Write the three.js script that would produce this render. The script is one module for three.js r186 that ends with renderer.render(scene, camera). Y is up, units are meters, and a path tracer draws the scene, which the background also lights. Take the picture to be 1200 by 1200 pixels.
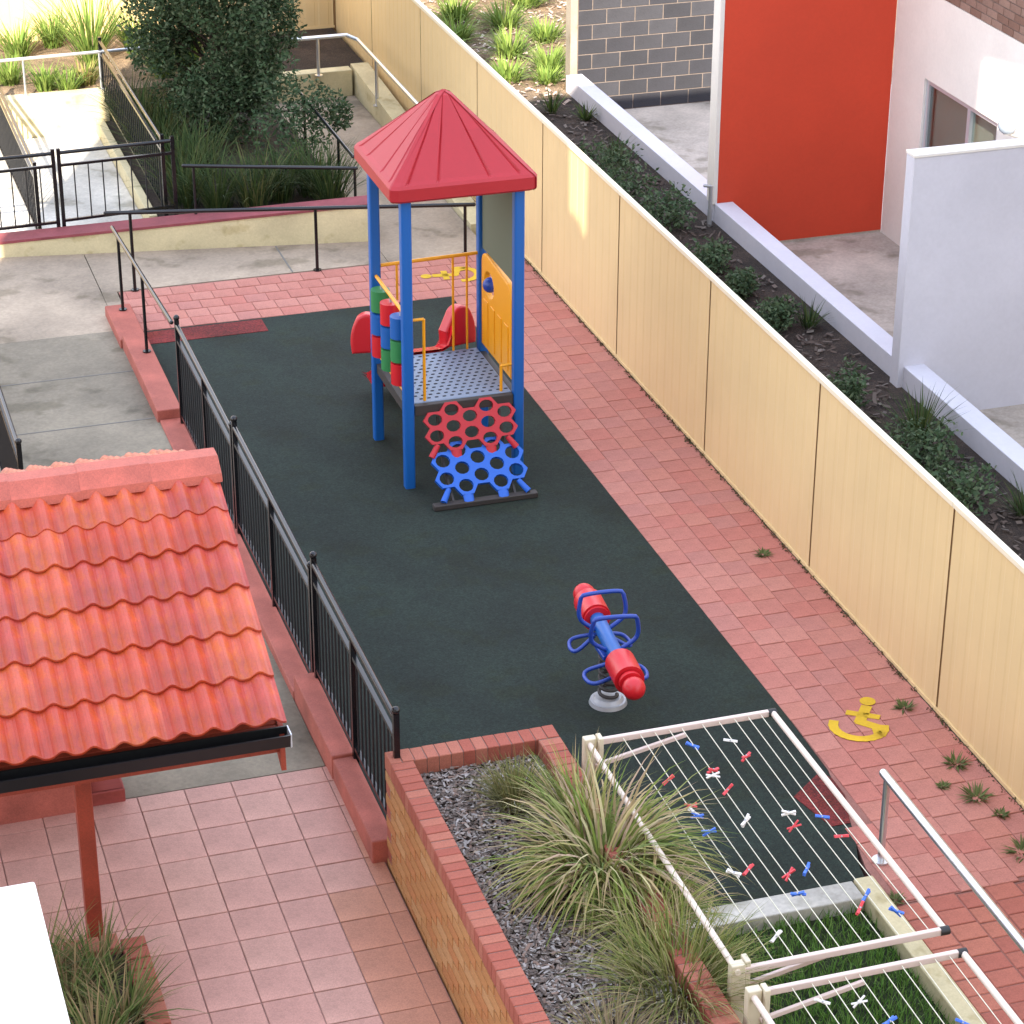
import * as THREE from 'three';
import { mergeGeometries } from 'three/addons/utils/BufferGeometryUtils.js';
import { RoundedBoxGeometry } from 'three/addons/geometries/RoundedBoxGeometry.js';

// ---------------------------------------------------------------- camera, sky, sun, exposure
const scene = new THREE.Scene();
const camera = new THREE.PerspectiveCamera(23.18, 1, 0.1, 600);
camera.position.set(-7.853, 9.592, 28.35);
camera.rotation.set(-0.46211, -0.3081, 0.0028, 'YXZ');
const renderer = new THREE.WebGLRenderer({ antialias: true });
renderer.toneMapping = THREE.LinearToneMapping;
renderer.toneMappingExposure = 3.0;
renderer.shadowMap.enabled = true;
{
  const W = 256, H = 128, d = new Float32Array(W * H * 4);
  for (let j = 0; j < H; j++) for (let i = 0; i < W; i++) {
    const el = ((j + 0.5) / H - 0.5) * Math.PI, t = Math.pow(Math.max(0, Math.sin(el)), 0.55), k = (j * W + i) * 4;
    const hor = [1.30, 1.27, 1.26], zen = [0.55, 0.64, 0.86], gr = [0.28, 0.27, 0.25];
    for (let c = 0; c < 3; c++) d[k + c] = el < 0 ? gr[c] : hor[c] + (zen[c] - hor[c]) * t;
    d[k + 3] = 1;
  }
  const sky = new THREE.DataTexture(d, W, H, THREE.RGBAFormat, THREE.FloatType);
  sky.mapping = THREE.EquirectangularReflectionMapping; sky.magFilter = THREE.LinearFilter; sky.needsUpdate = true;
  scene.background = sky; scene.environment = sky;
}
const SUN = new THREE.Vector3(-0.40, 0.66, 0.917);
const sun = new THREE.DirectionalLight(0xfff1dc, 5.0);
sun.position.copy(SUN).multiplyScalar(60).add(new THREE.Vector3(-1, 0, 6));
sun.target.position.set(-1, 0, 6);
sun.castShadow = true; sun.shadow.radius = 0.25; sun.shadow.mapSize.set(4096, 4096);
Object.assign(sun.shadow.camera, { left: -32, right: 32, top: 34, bottom: -26, near: 1, far: 160 });
scene.add(sun, sun.target);

// ---------------------------------------------------------------- helpers
let seed = 12345;
const rnd = () => { seed = (seed * 1664525 + 1013904223) >>> 0; return seed / 4294967296; };
const rr = (a, b) => a + (b - a) * rnd();
const V = (x, y, z) => new THREE.Vector3(x, y, z);
const names = new Map();
function numbered(n) { const k = names.get(n) || 0; names.set(n, k + 1); return k ? `${n}_${String(k).padStart(3, '0')}` : n; }
function sh(o) { o.castShadow = true; o.receiveShadow = true; return o; }
function clean(g) {
  const n = g.index ? g.toNonIndexed() : g;
  for (const k of Object.keys(n.attributes)) if (!['position', 'normal', 'uv', 'color'].includes(k)) n.deleteAttribute(k);
  return n;
}
function merge(list) { return list.length === 1 ? list[0] : mergeGeometries(list.map(clean)); }
function part(name, g, m, parent, label) {
  const o = sh(new THREE.Mesh(Array.isArray(g) ? merge(g) : g, m)); o.name = name; parent.add(o);
  if (label) o.userData.label = label;
  return o;
}
function thing(name, label, category, group) {
  const o = new THREE.Group(); o.name = numbered(name); o.userData = { label, category };
  if (group) o.userData.group = group;
  scene.add(o); return o;
}
function solo(name, g, m, label, category, group) {
  const o = part(numbered(name), g, m, scene); o.userData = { label, category };
  if (group) o.userData.group = group;
  return o;
}
function struct(name, g, m, label, category = 'ground') {
  const o = part(numbered(name), g, m, scene); o.userData = { kind: 'structure', label, category }; return o;
}
function structGroup(name, label, category) { const o = thing(name, label, category); o.userData.kind = 'structure'; return o; }
function metric(g) {                                   // uv in metres from the face direction
  const n = g.index ? g.toNonIndexed() : g, p = n.attributes.position, q = n.attributes.normal, uv = new Float32Array(p.count * 2);
  for (let i = 0; i < p.count; i++) {
    const ax = Math.abs(q.getX(i)), ay = Math.abs(q.getY(i)), az = Math.abs(q.getZ(i));
    const x = p.getX(i), y = p.getY(i), z = p.getZ(i);
    if (ay >= ax && ay >= az) { uv[2 * i] = x; uv[2 * i + 1] = z; } else if (ax >= az) { uv[2 * i] = z; uv[2 * i + 1] = y; } else { uv[2 * i] = x; uv[2 * i + 1] = y; }
  }
  n.setAttribute('uv', new THREE.BufferAttribute(uv, 2)); return n;
}
function box(x0, x1, y0, y1, z0, z1) { const g = new THREE.BoxGeometry(x1 - x0, y1 - y0, z1 - z0); g.translate((x0 + x1) / 2, (y0 + y1) / 2, (z0 + z1) / 2); return metric(g); }
function rbox(x0, x1, y0, y1, z0, z1, r = 0.01, s = 2) { const g = new RoundedBoxGeometry(x1 - x0, y1 - y0, z1 - z0, s, r); g.translate((x0 + x1) / 2, (y0 + y1) / 2, (z0 + z1) / 2); return metric(g); }
function rod(a, b, r, seg = 10, r2 = r) {
  const d = b.clone().sub(a), g = new THREE.CylinderGeometry(r2, r, d.length(), seg);
  g.applyQuaternion(new THREE.Quaternion().setFromUnitVectors(V(0, 1, 0), d.clone().normalize()));
  g.translate((a.x + b.x) / 2, (a.y + b.y) / 2, (a.z + b.z) / 2); return g;
}
function beam(a, b, w, h, r = 0) {                     // w across, h up
  const d = b.clone().sub(a), L = d.length(), g = r ? new RoundedBoxGeometry(w, h, L, 2, r) : new THREE.BoxGeometry(w, h, L);
  const m = new THREE.Matrix4().lookAt(b, a, Math.abs(d.y) / L > 0.99 ? V(1, 0, 0) : V(0, 1, 0));
  const n = metric(g); n.applyMatrix4(m); n.translate((a.x + b.x) / 2, (a.y + b.y) / 2, (a.z + b.z) / 2); return n;
}
function tube(pts, r, seg = 24, rs = 8, closed = false, tension = 0.5) { return new THREE.TubeGeometry(new THREE.CatmullRomCurve3(pts, closed, 'catmullrom', tension), seg, r, rs, closed); }
function poly(pts, y0, y1) {                           // prism from ground points [x, z]
  const s = new THREE.Shape(pts.map(([x, z]) => new THREE.Vector2(x, -z)));
  const g = new THREE.ExtrudeGeometry(s, { depth: y1 - y0, bevelEnabled: false });
  g.rotateX(-Math.PI / 2); g.translate(0, y0, 0); return metric(g);
}
function hexa(b, t) {                                  // solid from 4 bottom + 4 top corners (same winding)
  const P = [], q = (a, c, d, e) => P.push(a, c, d, a, d, e);
  q(t[0], t[1], t[2], t[3]); q(b[3], b[2], b[1], b[0]);
  for (let i = 0; i < 4; i++) { const j = (i + 1) % 4; q(b[i], b[j], t[j], t[i]); }
  const g = new THREE.BufferGeometry().setFromPoints(P); g.setAttribute('uv', new THREE.BufferAttribute(new Float32Array(P.length * 2), 2));
  g.computeVertexNormals(); return metric(g);
}
const slab = (x0, x1, z0, z1, ya, yb, t) => hexa([V(x0, ya - t, z0), V(x0, yb - t, z1), V(x1, yb - t, z1), V(x1, ya - t, z0)], [V(x0, ya, z0), V(x0, yb, z1), V(x1, yb, z1), V(x1, ya, z0)]);
function chamfer(w, h, d, c) {                         // paving piece, top edges chamfered, top at y = 0
  const b = (s, y) => [V(-w / 2 + s, y, -d / 2 + s), V(-w / 2 + s, y, d / 2 - s), V(w / 2 - s, y, d / 2 - s), V(w / 2 - s, y, -d / 2 + s)];
  const lo = b(0, -h), mi = b(0, -c), to = b(c, 0), P = [], q = (a, e, f, g2) => P.push(a, e, f, a, f, g2);
  q(to[0], to[1], to[2], to[3]);
  for (let i = 0; i < 4; i++) { const j = (i + 1) % 4; q(lo[i], lo[j], mi[j], mi[i]); q(mi[i], mi[j], to[j], to[i]); }
  const g = new THREE.BufferGeometry().setFromPoints(P); g.setAttribute('uv', new THREE.BufferAttribute(new Float32Array(P.length * 2), 2));
  g.computeVertexNormals(); return metric(g);
}
// ---- textures (tileable value noise)
function noiseField(n, cells, oct, sd) {
  let s = sd; const R = () => { s = (s * 1664525 + 1013904223) >>> 0; return s / 4294967296; };
  const out = new Float32Array(n * n); let amp = 1, tot = 0;
  for (let o = 0; o < oct; o++) {
    const c = cells << o; if (c > n) break; const g = new Float32Array(c * c).map(R);
    for (let j = 0; j < n; j++) for (let i = 0; i < n; i++) {
      const x = i / n * c, y = j / n * c, x0 = x | 0, y0 = y | 0, f = x - x0, h = y - y0, u = f * f * (3 - 2 * f), v = h * h * (3 - 2 * h), x1 = (x0 + 1) % c, y1 = (y0 + 1) % c;
      out[j * n + i] += amp * ((g[y0 * c + x0] * (1 - u) + g[y0 * c + x1] * u) * (1 - v) + (g[y1 * c + x0] * (1 - u) + g[y1 * c + x1] * u) * v);
    }
    tot += amp; amp *= 0.6;
  }
  for (let i = 0; i < n * n; i++) out[i] /= tot; return out;
}
function texture(n, metres, fn, srgb = true) {
  const d = new Uint8Array(n * n * 4);
  for (let k = 0; k < n * n; k++) { const c = fn(k, k % n, (k / n) | 0); for (let q = 0; q < 3; q++) d[k * 4 + q] = Math.max(0, Math.min(255, 255 * c[q])); d[k * 4 + 3] = 255; }
  const t = new THREE.DataTexture(d, n, n); t.wrapS = t.wrapT = THREE.RepeatWrapping; t.magFilter = THREE.LinearFilter; t.minFilter = THREE.LinearMipmapLinearFilter; t.generateMipmaps = true;
  if (srgb) t.colorSpace = THREE.SRGBColorSpace; t.repeat.set(1 / metres, 1 / metres); t.needsUpdate = true; return t;
}
const nA = noiseField(512, 4, 7, 11), nB = noiseField(512, 128, 3, 29), nC = noiseField(512, 8, 4, 57), nD = noiseField(512, 256, 2, 91);
const mix = (a, b, t) => a.map((v, i) => v + (b[i] - v) * t);
const ss = (a, b, x) => { const t = Math.max(0, Math.min(1, (x - a) / (b - a))); return t * t * (3 - 2 * t); };
const rubT = texture(512, 2.4, (k) => { const v = 0.78 + 0.30 * (nB[k] - 0.5) + 0.5 * (nD[k] - 0.5) + 0.42 * (nA[k] - 0.5); return mix([v, v, v], [v * 0.98, v * 0.95, v * 0.80], ss(0.5, 0.72, nC[k])); });
const rubB = texture(512, 1.2, (k) => { const v = nD[k] * 0.6 + nB[k] * 0.4; return [v, v, v]; }, false);
const conT = texture(512, 3.1, (k) => { const v = 0.86 + 0.42 * (nA[k] - 0.5) + 0.14 * (nB[k] - 0.5), st = ss(0.55, 0.75, nC[k]); return mix([v, v * 0.99, v * 0.96], [v * 0.83, v * 0.82, v * 0.77], st); });
const grainT = texture(512, 0.9, (k) => { const v = 0.86 + 0.30 * (nA[k] - 0.5) + 0.16 * (nB[k] - 0.5) + 0.10 * (nD[k] - 0.5); return [v, v, v]; });
const paintT = texture(512, 3.7, (k) => { const v = 0.94 + 0.11 * (nA[k] - 0.5) + 0.03 * (nB[k] - 0.5); return [v, v * 0.995, v * 0.985]; });
const wornT = texture(512, 1.6, (k) => { const v = 0.90 + 0.26 * (nA[k] - 0.5) + 0.08 * (nB[k] - 0.5), st = ss(0.60, 0.78, nC[k]); return mix([v, v, v], [v * 0.80, v * 0.77, v * 0.68], st * 0.5); });
const soilT = texture(512, 1.3, (k) => { const v = 0.62 + 0.6 * (nB[k] - 0.5) + 0.5 * (nA[k] - 0.5) + 0.3 * (nD[k] - 0.5); return [v, v * 0.96, v * 0.9]; });
const clayT = texture(512, 0.75, (k, i, j) => { const v = 0.86 + 0.34 * (nA[k] - 0.5) + 0.12 * (nB[k] - 0.5), w = ss(0.42, 0.72, nC[(j * 512 + ((i * 3) & 511))]); return mix([v, v * 0.92, v * 0.95], [v * 1.05, v * 1.02, v * 0.72], w); });
const bumpT = texture(512, 0.6, (k) => { const v = 0.5 * nA[k] + 0.5 * nB[k]; return [v, v, v]; }, false);
const grimeT = texture(512, 2.35, (k, i, j) => { const v = 0.95 + 0.05 * (nA[(((j >> 4) << 9) + i)] - 0.5) + 0.06 * (nA[k] - 0.5); return [v, v, v * 0.99]; });

const mat = (hex, rough = 0.7, o = {}) => new THREE.MeshStandardMaterial({ color: hex, roughness: rough, ...o });
const bumpy = (hex, rough, map, b = 0.002, o = {}) => mat(hex, rough, { map, bumpMap: bumpT, bumpScale: b, ...o });
const M = {
  rubber: mat(0x223128, 0.95, { map: rubT, bumpMap: rubB, bumpScale: 0.003 }),
  rubberRed: mat(0x8a2f2c, 0.95, { map: rubT, bumpMap: rubB, bumpScale: 0.003 }),
  concrete: bumpy(0xb5a594, 0.85, conT, 0.002), concreteDark: bumpy(0x938a7b, 0.85, conT, 0.003), concreteWhite: bumpy(0xd9d6d0, 0.85, conT, 0.003),
  paver: [0xd38b7b, 0xcf8576, 0xd69080, 0xd18273, 0xcd887b, 0xd48b79].map((c) => bumpy(c, 0.85, grainT, 0.0015)),
  redPaver: [0xcb7a66, 0xc47260, 0xcf8069].map((c) => bumpy(c, 0.85, grainT, 0.0015)),
  sandBed: bumpy(0xa87468, 0.95, grainT, 0.003),
  tile: [0xdca595, 0xdaa292, 0xdea998, 0xdba494].map((c) => bumpy(c, 0.62, grainT, 0.0006)),
  tileOrange: [0xd99c80, 0xd6967a].map((c) => bumpy(c, 0.65, grainT, 0.0006)),
  grout: bumpy(0xb48f86, 0.95, grainT, 0.001),
  fence: mat(0xe9cb97, 0.5, { map: grimeT }), fenceDark: mat(0x8a6a44, 0.6), fenceCap: mat(0xe9dcc0, 0.45),
  cream: bumpy(0xddd0a6, 0.85, wornT, 0.002), redPaint: bumpy(0xbb6555, 0.75, grainT, 0.0015), coping: bumpy(0x96494f, 0.8, grainT, 0.0015),
  brick: [0xbf6a55, 0xb8604c, 0xc5765f, 0xbb6450].map((c) => bumpy(c, 0.85, grainT, 0.002)),
  tanBrick: [0xcf955c, 0xc98c52, 0xd39e68, 0xcb8750].map((c) => bumpy(c, 0.85, grainT, 0.002)),
  mortar: bumpy(0xbba991, 0.95, grainT, 0.002), mortarDark: bumpy(0x8c8078, 0.95, grainT, 0.002),
  block: [0x3f4047, 0x393a42, 0x45464d, 0x37383f].map((c) => bumpy(c, 0.85, grainT, 0.002)),
  white: bumpy(0xd6d6e2, 0.75, paintT, 0.0008), whiteEdge: bumpy(0xf0ece6, 0.75, paintT, 0.0008), orange: bumpy(0xd8472a, 0.75, paintT, 0.0008),
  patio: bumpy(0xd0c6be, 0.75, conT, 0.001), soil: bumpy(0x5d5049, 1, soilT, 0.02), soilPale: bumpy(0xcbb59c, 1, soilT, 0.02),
  clay: [0xd05a3e, 0xc85036, 0xd76848, 0xc65544].map((c) => bumpy(c, 0.42, clayT, 0.0015)), ridge: bumpy(0xd46a56, 0.6, grainT, 0.001),
  fascia: bumpy(0xa8452f, 0.55, grainT, 0.0006), black: mat(0x101114, 0.22), blackMatt: mat(0x1a1b1e, 0.5), gutter: mat(0x131416, 0.4),
  chrome: mat(0xd4d7dc, 0.28, { metalness: 0.85 }), galv: mat(0xa9aaac, 0.5, { metalness: 0.5 }),
  lineFrame: bumpy(0xe9d9cb, 0.5, paintT, 0.0003), linePost: bumpy(0xd9ceb4, 0.55, paintT, 0.0003), lineArm: bumpy(0xe5d0c8, 0.5, paintT, 0.0003), cord: mat(0xd8d3bd, 0.7), knob: mat(0x1c1a1a, 0.5),
  blue: mat(0x0e57a0, 0.42), deepBlue: mat(0x1d3f96, 0.35), netBlue: mat(0x185cbe, 0.5), netRed: mat(0xb4202c, 0.55), red: mat(0xc41c26, 0.35), roofRed: bumpy(0xac1c28, 0.52, paintT, 0.0006),
  yellow: mat(0xe89c10, 0.42), green: mat(0x2c7a44, 0.45), deck: mat(0x7c8ba0, 0.5, { metalness: 0.2 }), hole: mat(0x202428, 0.8), grey: mat(0x5c6350, 0.7), darkMetal: mat(0x35302e, 0.6),
  marking: bumpy(0xe6bb22, 0.8, wornT, 0.001), glass: new THREE.MeshPhysicalMaterial({ color: 0xdfe6e6, roughness: 0.02, transmission: 1, thickness: 0 }), curtain: mat(0xc4beb0, 0.9), alu: mat(0xc9ccd2, 0.4, { metalness: 0.5 }),
  brown: [0xa07f70, 0x937060, 0xaa8a7a].map((c) => bumpy(c, 0.9, grainT, 0.002)), bark: bumpy(0x5a4a3c, 0.95, soilT, 0.01), globe: mat(0x8f9cab, 0.2),
  pegRed: mat(0xd8464e, 0.45), pegBlue: mat(0x3f6fd0, 0.45), pegWhite: mat(0xe2dfda, 0.5),
  leaf: new THREE.MeshPhysicalMaterial({ color: 0xffffff, vertexColors: true, roughness: 0.8, specularIntensity: 0.3, transmission: 0.25, thickness: 0, side: THREE.DoubleSide }),
  chip: new THREE.MeshStandardMaterial({ color: 0xffffff, vertexColors: true, roughness: 0.95, side: THREE.DoubleSide }),
};
const pick = (a) => a[Math.floor(rnd() * a.length)];

// ---- foliage builders (merged blades and leaves with a colour of their own each)
class Leaves {
  constructor() { this.p = []; this.c = []; }
  tri(a, b, c, col) { this.p.push(a.x, a.y, a.z, b.x, b.y, b.z, c.x, c.y, c.z); for (let i = 0; i < 3; i++) this.c.push(...col); }
  quad(a, b, c, d, col) { this.tri(a, b, c, col); this.tri(a, c, d, col); }
  blade(base, az, len, lean, droop, w, col, seg = 5) {      // a strappy leaf that arches over
    const dir = V(Math.cos(az), 0, Math.sin(az)), side = V(-dir.z, 0, dir.x); let p = base.clone(), a = lean, prev = null;
    for (let i = 0; i <= seg; i++) {
      const t = i / seg, ww = w * (0.55 + 0.9 * t * (1 - t) * 2) * (1 - t * t * 0.95) / 2;
      const l = p.clone().addScaledVector(side, ww), r = p.clone().addScaledVector(side, -ww);
      if (prev) this.quad(prev[0], prev[1], r, l, col);
      prev = [l, r]; p = p.clone().addScaledVector(dir, Math.sin(a) * len / seg); p.y += Math.cos(a) * len / seg; a += droop / seg;
    }
  }
  leaf(p, s, col) {                                          // small pointed leaf, random attitude
    const d = V(rr(-1, 1), rr(-0.6, 0.9), rr(-1, 1)).normalize(), q = V(rr(-1, 1), rr(-1, 1), rr(-1, 1)).cross(d).normalize();
    const a = p.clone().addScaledVector(d, s), b = p.clone().addScaledVector(d, s * 0.45).addScaledVector(q, s * 0.24), c = p.clone().addScaledVector(d, s * 0.45).addScaledVector(q, -s * 0.24);
    this.quad(p, b, a, c, col);
  }
  geo() {
    const g = new THREE.BufferGeometry(); g.setAttribute('position', new THREE.Float32BufferAttribute(this.p, 3)); g.setAttribute('color', new THREE.Float32BufferAttribute(this.c, 3));
    g.setAttribute('uv', new THREE.BufferAttribute(new Float32Array(this.p.length / 3 * 2), 2)); g.computeVertexNormals(); return g;
  }
}
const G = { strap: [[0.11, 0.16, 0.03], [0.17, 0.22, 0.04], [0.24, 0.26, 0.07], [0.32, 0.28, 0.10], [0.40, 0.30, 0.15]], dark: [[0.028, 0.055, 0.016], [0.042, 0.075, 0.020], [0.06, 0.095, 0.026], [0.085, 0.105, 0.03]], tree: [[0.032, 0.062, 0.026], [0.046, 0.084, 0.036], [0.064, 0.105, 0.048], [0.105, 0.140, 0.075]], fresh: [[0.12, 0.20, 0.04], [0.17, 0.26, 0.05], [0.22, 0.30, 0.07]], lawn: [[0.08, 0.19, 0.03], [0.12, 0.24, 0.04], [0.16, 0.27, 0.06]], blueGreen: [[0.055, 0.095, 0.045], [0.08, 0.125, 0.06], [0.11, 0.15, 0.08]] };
const tint = (pal) => { const c = pick(pal), k = rr(0.8, 1.2); return c.map((v) => v * k); };
function tuft(name, label, category, x, y, z, { n = 120, len = 0.5, lean = [0.1, 0.9], droop = [0.6, 1.6], w = 0.012, pal = G.strap, rad = 0.08, group } = {}) {
  const L = new Leaves();
  for (let i = 0; i < n; i++) { const az = rr(0, 6.283), r = rad * Math.sqrt(rnd()); L.blade(V(x + Math.cos(az) * r, y, z + Math.sin(az) * r), az + rr(-0.6, 0.6), len * rr(0.55, 1.1), rr(...lean), rr(...droop), w * rr(0.7, 1.3), tint(pal)); }
  const o = solo(name, L.geo(), M.leaf, label, category, group); return o;
}
function shrub(name, label, x, y, z, r, h, n, s, pal, group, crownOnly) {
  const t = thing(name, label, 'shrub', group), L = new Leaves(), clumps = [];
  for (let i = 0; i < 14; i++) { const a = rr(0, 6.283), u = Math.sqrt(rnd()); clumps.push(V(x + Math.cos(a) * u * r * 0.75, y + h * rr(0.25, 0.95), z + Math.sin(a) * u * r * 0.75)); }
  for (let i = 0; i < n; i++) { const c = pick(clumps), d = V(rr(-1, 1), rr(-1, 1), rr(-1, 1)); if (d.length() > 1) d.normalize(); L.leaf(c.clone().addScaledVector(d, r * 0.42), s * rr(0.7, 1.3), tint(pal)); }
  part('foliage', L.geo(), M.leaf, t);
  part('stem', clumps.slice(0, 6).map((c) => rod(V(x, y - 0.03, z), c, 0.008, 5, 0.004)), M.bark, t); return t;
}

// ---------------------------------------------------------------- the ground
struct('ground', box(-150, 150, -1.5, -0.95, -150, 90), M.soilPale, 'bare pale ground spreading beyond the yards', 'ground');
const RUB = [[-4.40, 5.0], [-1.09, 5.0], [-1.09, 13.9], [-1.11, 14.6], [-1.16, 15.0], [-1.28, 15.45], [-1.39, 15.75], [-1.42, 15.92], [-4.40, 15.92]];
struct('rubber_playground_surface', poly(RUB, -0.3, -0.002), M.rubber, 'dark green rubber softfall surface under the playground', 'play surface');
{ const o = struct('red_rubber_inlay', poly([[-4.32, 5.04], [-3.12, 5.04], [-3.12, 5.36], [-4.32, 5.36]], -0.002, 0.003), M.rubberRed, 'long red rubber rectangle at the back edge of the softfall', 'play surface');
  struct('red_rubber_inlay', poly([[-1.48, 14.86], [-1.18, 14.62], [-1.125, 14.72], [-1.13, 14.95], [-1.24, 15.28], [-1.38, 15.28]], -0.002, 0.003), M.rubberRed, 'small red rubber patch beside the brick path under the clothesline', 'play surface'); }
// brick path along the fence and across the back
{
  const path = structGroup('brick_path', 'pink brick paved path running along the cream fence', 'path');
  part('sand_bed', [poly([[-1.085, 5.0], [-0.02, 5.0], [-0.02, 16.24], [-1.36, 16.24], [-1.36, 15.8], [-1.10, 14.6], [-1.085, 13.9]], -0.3, -0.009), box(-4.38, -0.02, -0.3, -0.009, 3.84, 4.995)], M.sandBed, path);
  const lens = [0.2290, 0.2265, 0.2275], all = [];
  const unit = lens.map((l) => chamfer(0.2105, 0.05, l, 0.004)), unitX = unit.map((g) => g.clone().rotateY(Math.PI / 2));
  const cutZ = new Map(), piece = (l, turn) => { const k = Math.round(l * 50) / 50 - 0.003, id = k.toFixed(3) + turn; if (!cutZ.has(id)) { const g = chamfer(0.2105, 0.05, k, 0.004); if (turn) g.rotateY(Math.PI / 2); cutZ.set(id, g); } return cutZ.get(id); };
  const run = (a, b, off, add) => { for (let q = a - off; q < b; q += 0.2335) { const lo = Math.max(a, q), hi = Math.min(b, q + 0.2335); if (hi - lo > 0.045) add((lo + hi) / 2, hi - lo); } };
  for (let r = 0; r < 7; r++) { const x = -0.125 - r * 0.2145, z0 = r < 5 ? 5.0 : r === 5 ? 15.32 : 15.9; run(z0, 16.238, rr(0, 0.23), (z, l) => { if (r === 6) return; all.push([x, z, l, 0]); }); }
  for (let r = 0; r < 5; r++) run(-4.38, -0.02, rr(0, 0.23), (x, l) => all.push([x, 4.885 - r * 0.226, l, 1]));
  all.sort((a, b) => b[1] - a[1]);
  const rest = [];
  all.forEach(([x, z, l, s], i) => {
    const g = l > 0.232 ? pick(s ? unitX : unit) : piece(l, s), y = rr(-0.003, 0.002);
    if (i < 298) { const o = part('brick', g, pick(M.paver), path); o.position.set(x, y, z); o.rotation.set(rr(-0.006, 0.006), rr(-0.012, 0.012), rr(-0.006, 0.006)); } else { const c = g.clone(); c.translate(x, y, z); rest.push(c); }
  });
  if (rest.length) { const h = Math.ceil(rest.length / 3); for (let q = 0; q < 3; q++) { const s = rest.filter((_, i) => i % 3 === q); if (s.length) part('far_bricks', s, M.paver[q], path).userData.kind = 'stuff'; } }
}
{
  const path = structGroup('red_paver_path', 'orange red paver path beside the lawn and chrome handrail', 'path');
  part('sand_bed', box(-1.36, -0.02, -0.3, -0.012, 16.245, 21), M.sandBed, path);
  const g = chamfer(0.208, 0.05, 0.158, 0.005);
  for (let i = 0; i < 6; i++) for (let k = 0; k < 22; k++) { const x = -0.14 - i * 0.218 - 0.02, z = 16.315 + k * 0.168 + (i % 2) * 0.03; if (z > 19.8) continue; const o = part('paver', g, pick(M.redPaver), path); o.position.set(x, rr(-0.006, -0.001), z); o.rotation.y = rr(-0.02, 0.02); }
}
// concrete
struct('concrete_path', [box(-9, -4.56, -0.3, -0.003, 2.3, 4.9), box(-4.55, -1.46, -0.3, -0.003, 2.3, 3.83), box(-4.555, -4.40, -0.3, -0.003, 3.835, 4.45)], M.concrete, 'pale concrete path in front of the low cream wall', 'path');
struct('concrete_side_path', slab(-6.25, -4.56, 4.905, 13.66, 0.0, 0.115, 0.3), M.concreteDark, 'weathered grey concrete path between two black fences', 'path');
for (const z of [6.0, 7.2]) struct('concrete_joint_strip', slab(-6.2, -4.57, z, z + 0.014, (z - 4.9) * 0.01313 + 0.003, (z + 0.014 - 4.9) * 0.01313 + 0.003, 0.01), mat(0x6f6d68, 0.95), z < 7 ? 'thin dark control joint across the grey path by the stepped kerb' : 'thin dark control joint across the grey path near the tiled shelter roof', 'path');
struct('concrete_joint_strip', box(-2.52, -2.505, -0.02, 0.001, 3.0, 3.825), mat(0x6f6d68, 0.95), 'thin dark joint across the pale path in front of the cream wall', 'path');
struct('concrete_ramp', [slab(-1.455, -0.32, -2.08, 3.835, 0.02, -0.002, 0.3)], M.concrete, 'concrete ramp between the garden bed and the fence', 'ramp');
struct('terrace_floor', box(-9, -3.74, -0.3, -0.004, -1.6, 2.2), M.concreteWhite, 'sunny pale terrace floor behind the picket railing', 'floor');
// terracotta tiled courtyard
{
  const c = structGroup('tiled_courtyard', 'pink terracotta tiled courtyard in front of the shelter', 'courtyard');
  part('grout_bed', box(-9, -4.46, -0.3, 0.112, 13.665, 20), M.grout, c);
  const P = 0.329, gs = [chamfer(0.322, 0.02, 0.322, 0.003), chamfer(0.321, 0.02, 0.320, 0.003)], gn = chamfer(0.322, 0.02, 0.188, 0.003), ge = chamfer(0.117, 0.02, 0.322, 0.003), gc = chamfer(0.117, 0.02, 0.188, 0.003);
  for (let i = -1; i < 9; i++) for (let k = -1; k < 13; k++) {
    const x = i < 0 ? -4.525 : -4.585 - P / 2 - i * P, z = k < 0 ? 13.772 : 13.87 + P / 2 + k * P;
    if (x < -7.3 || (x < -7.1 && z > 19.3)) continue;
    const near = (i < 0 && z > 14.5) || (i === 0 && z > 15.3) || (i === 1 && z > 17);
    const o = part('tile', i < 0 && k < 0 ? gc : i < 0 ? ge : k < 0 ? gn : pick(gs), near ? pick(M.tileOrange) : pick(M.tile), c); o.position.set(x, 0.12 + rr(-0.0015, 0.0015), z);
  }
}
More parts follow.
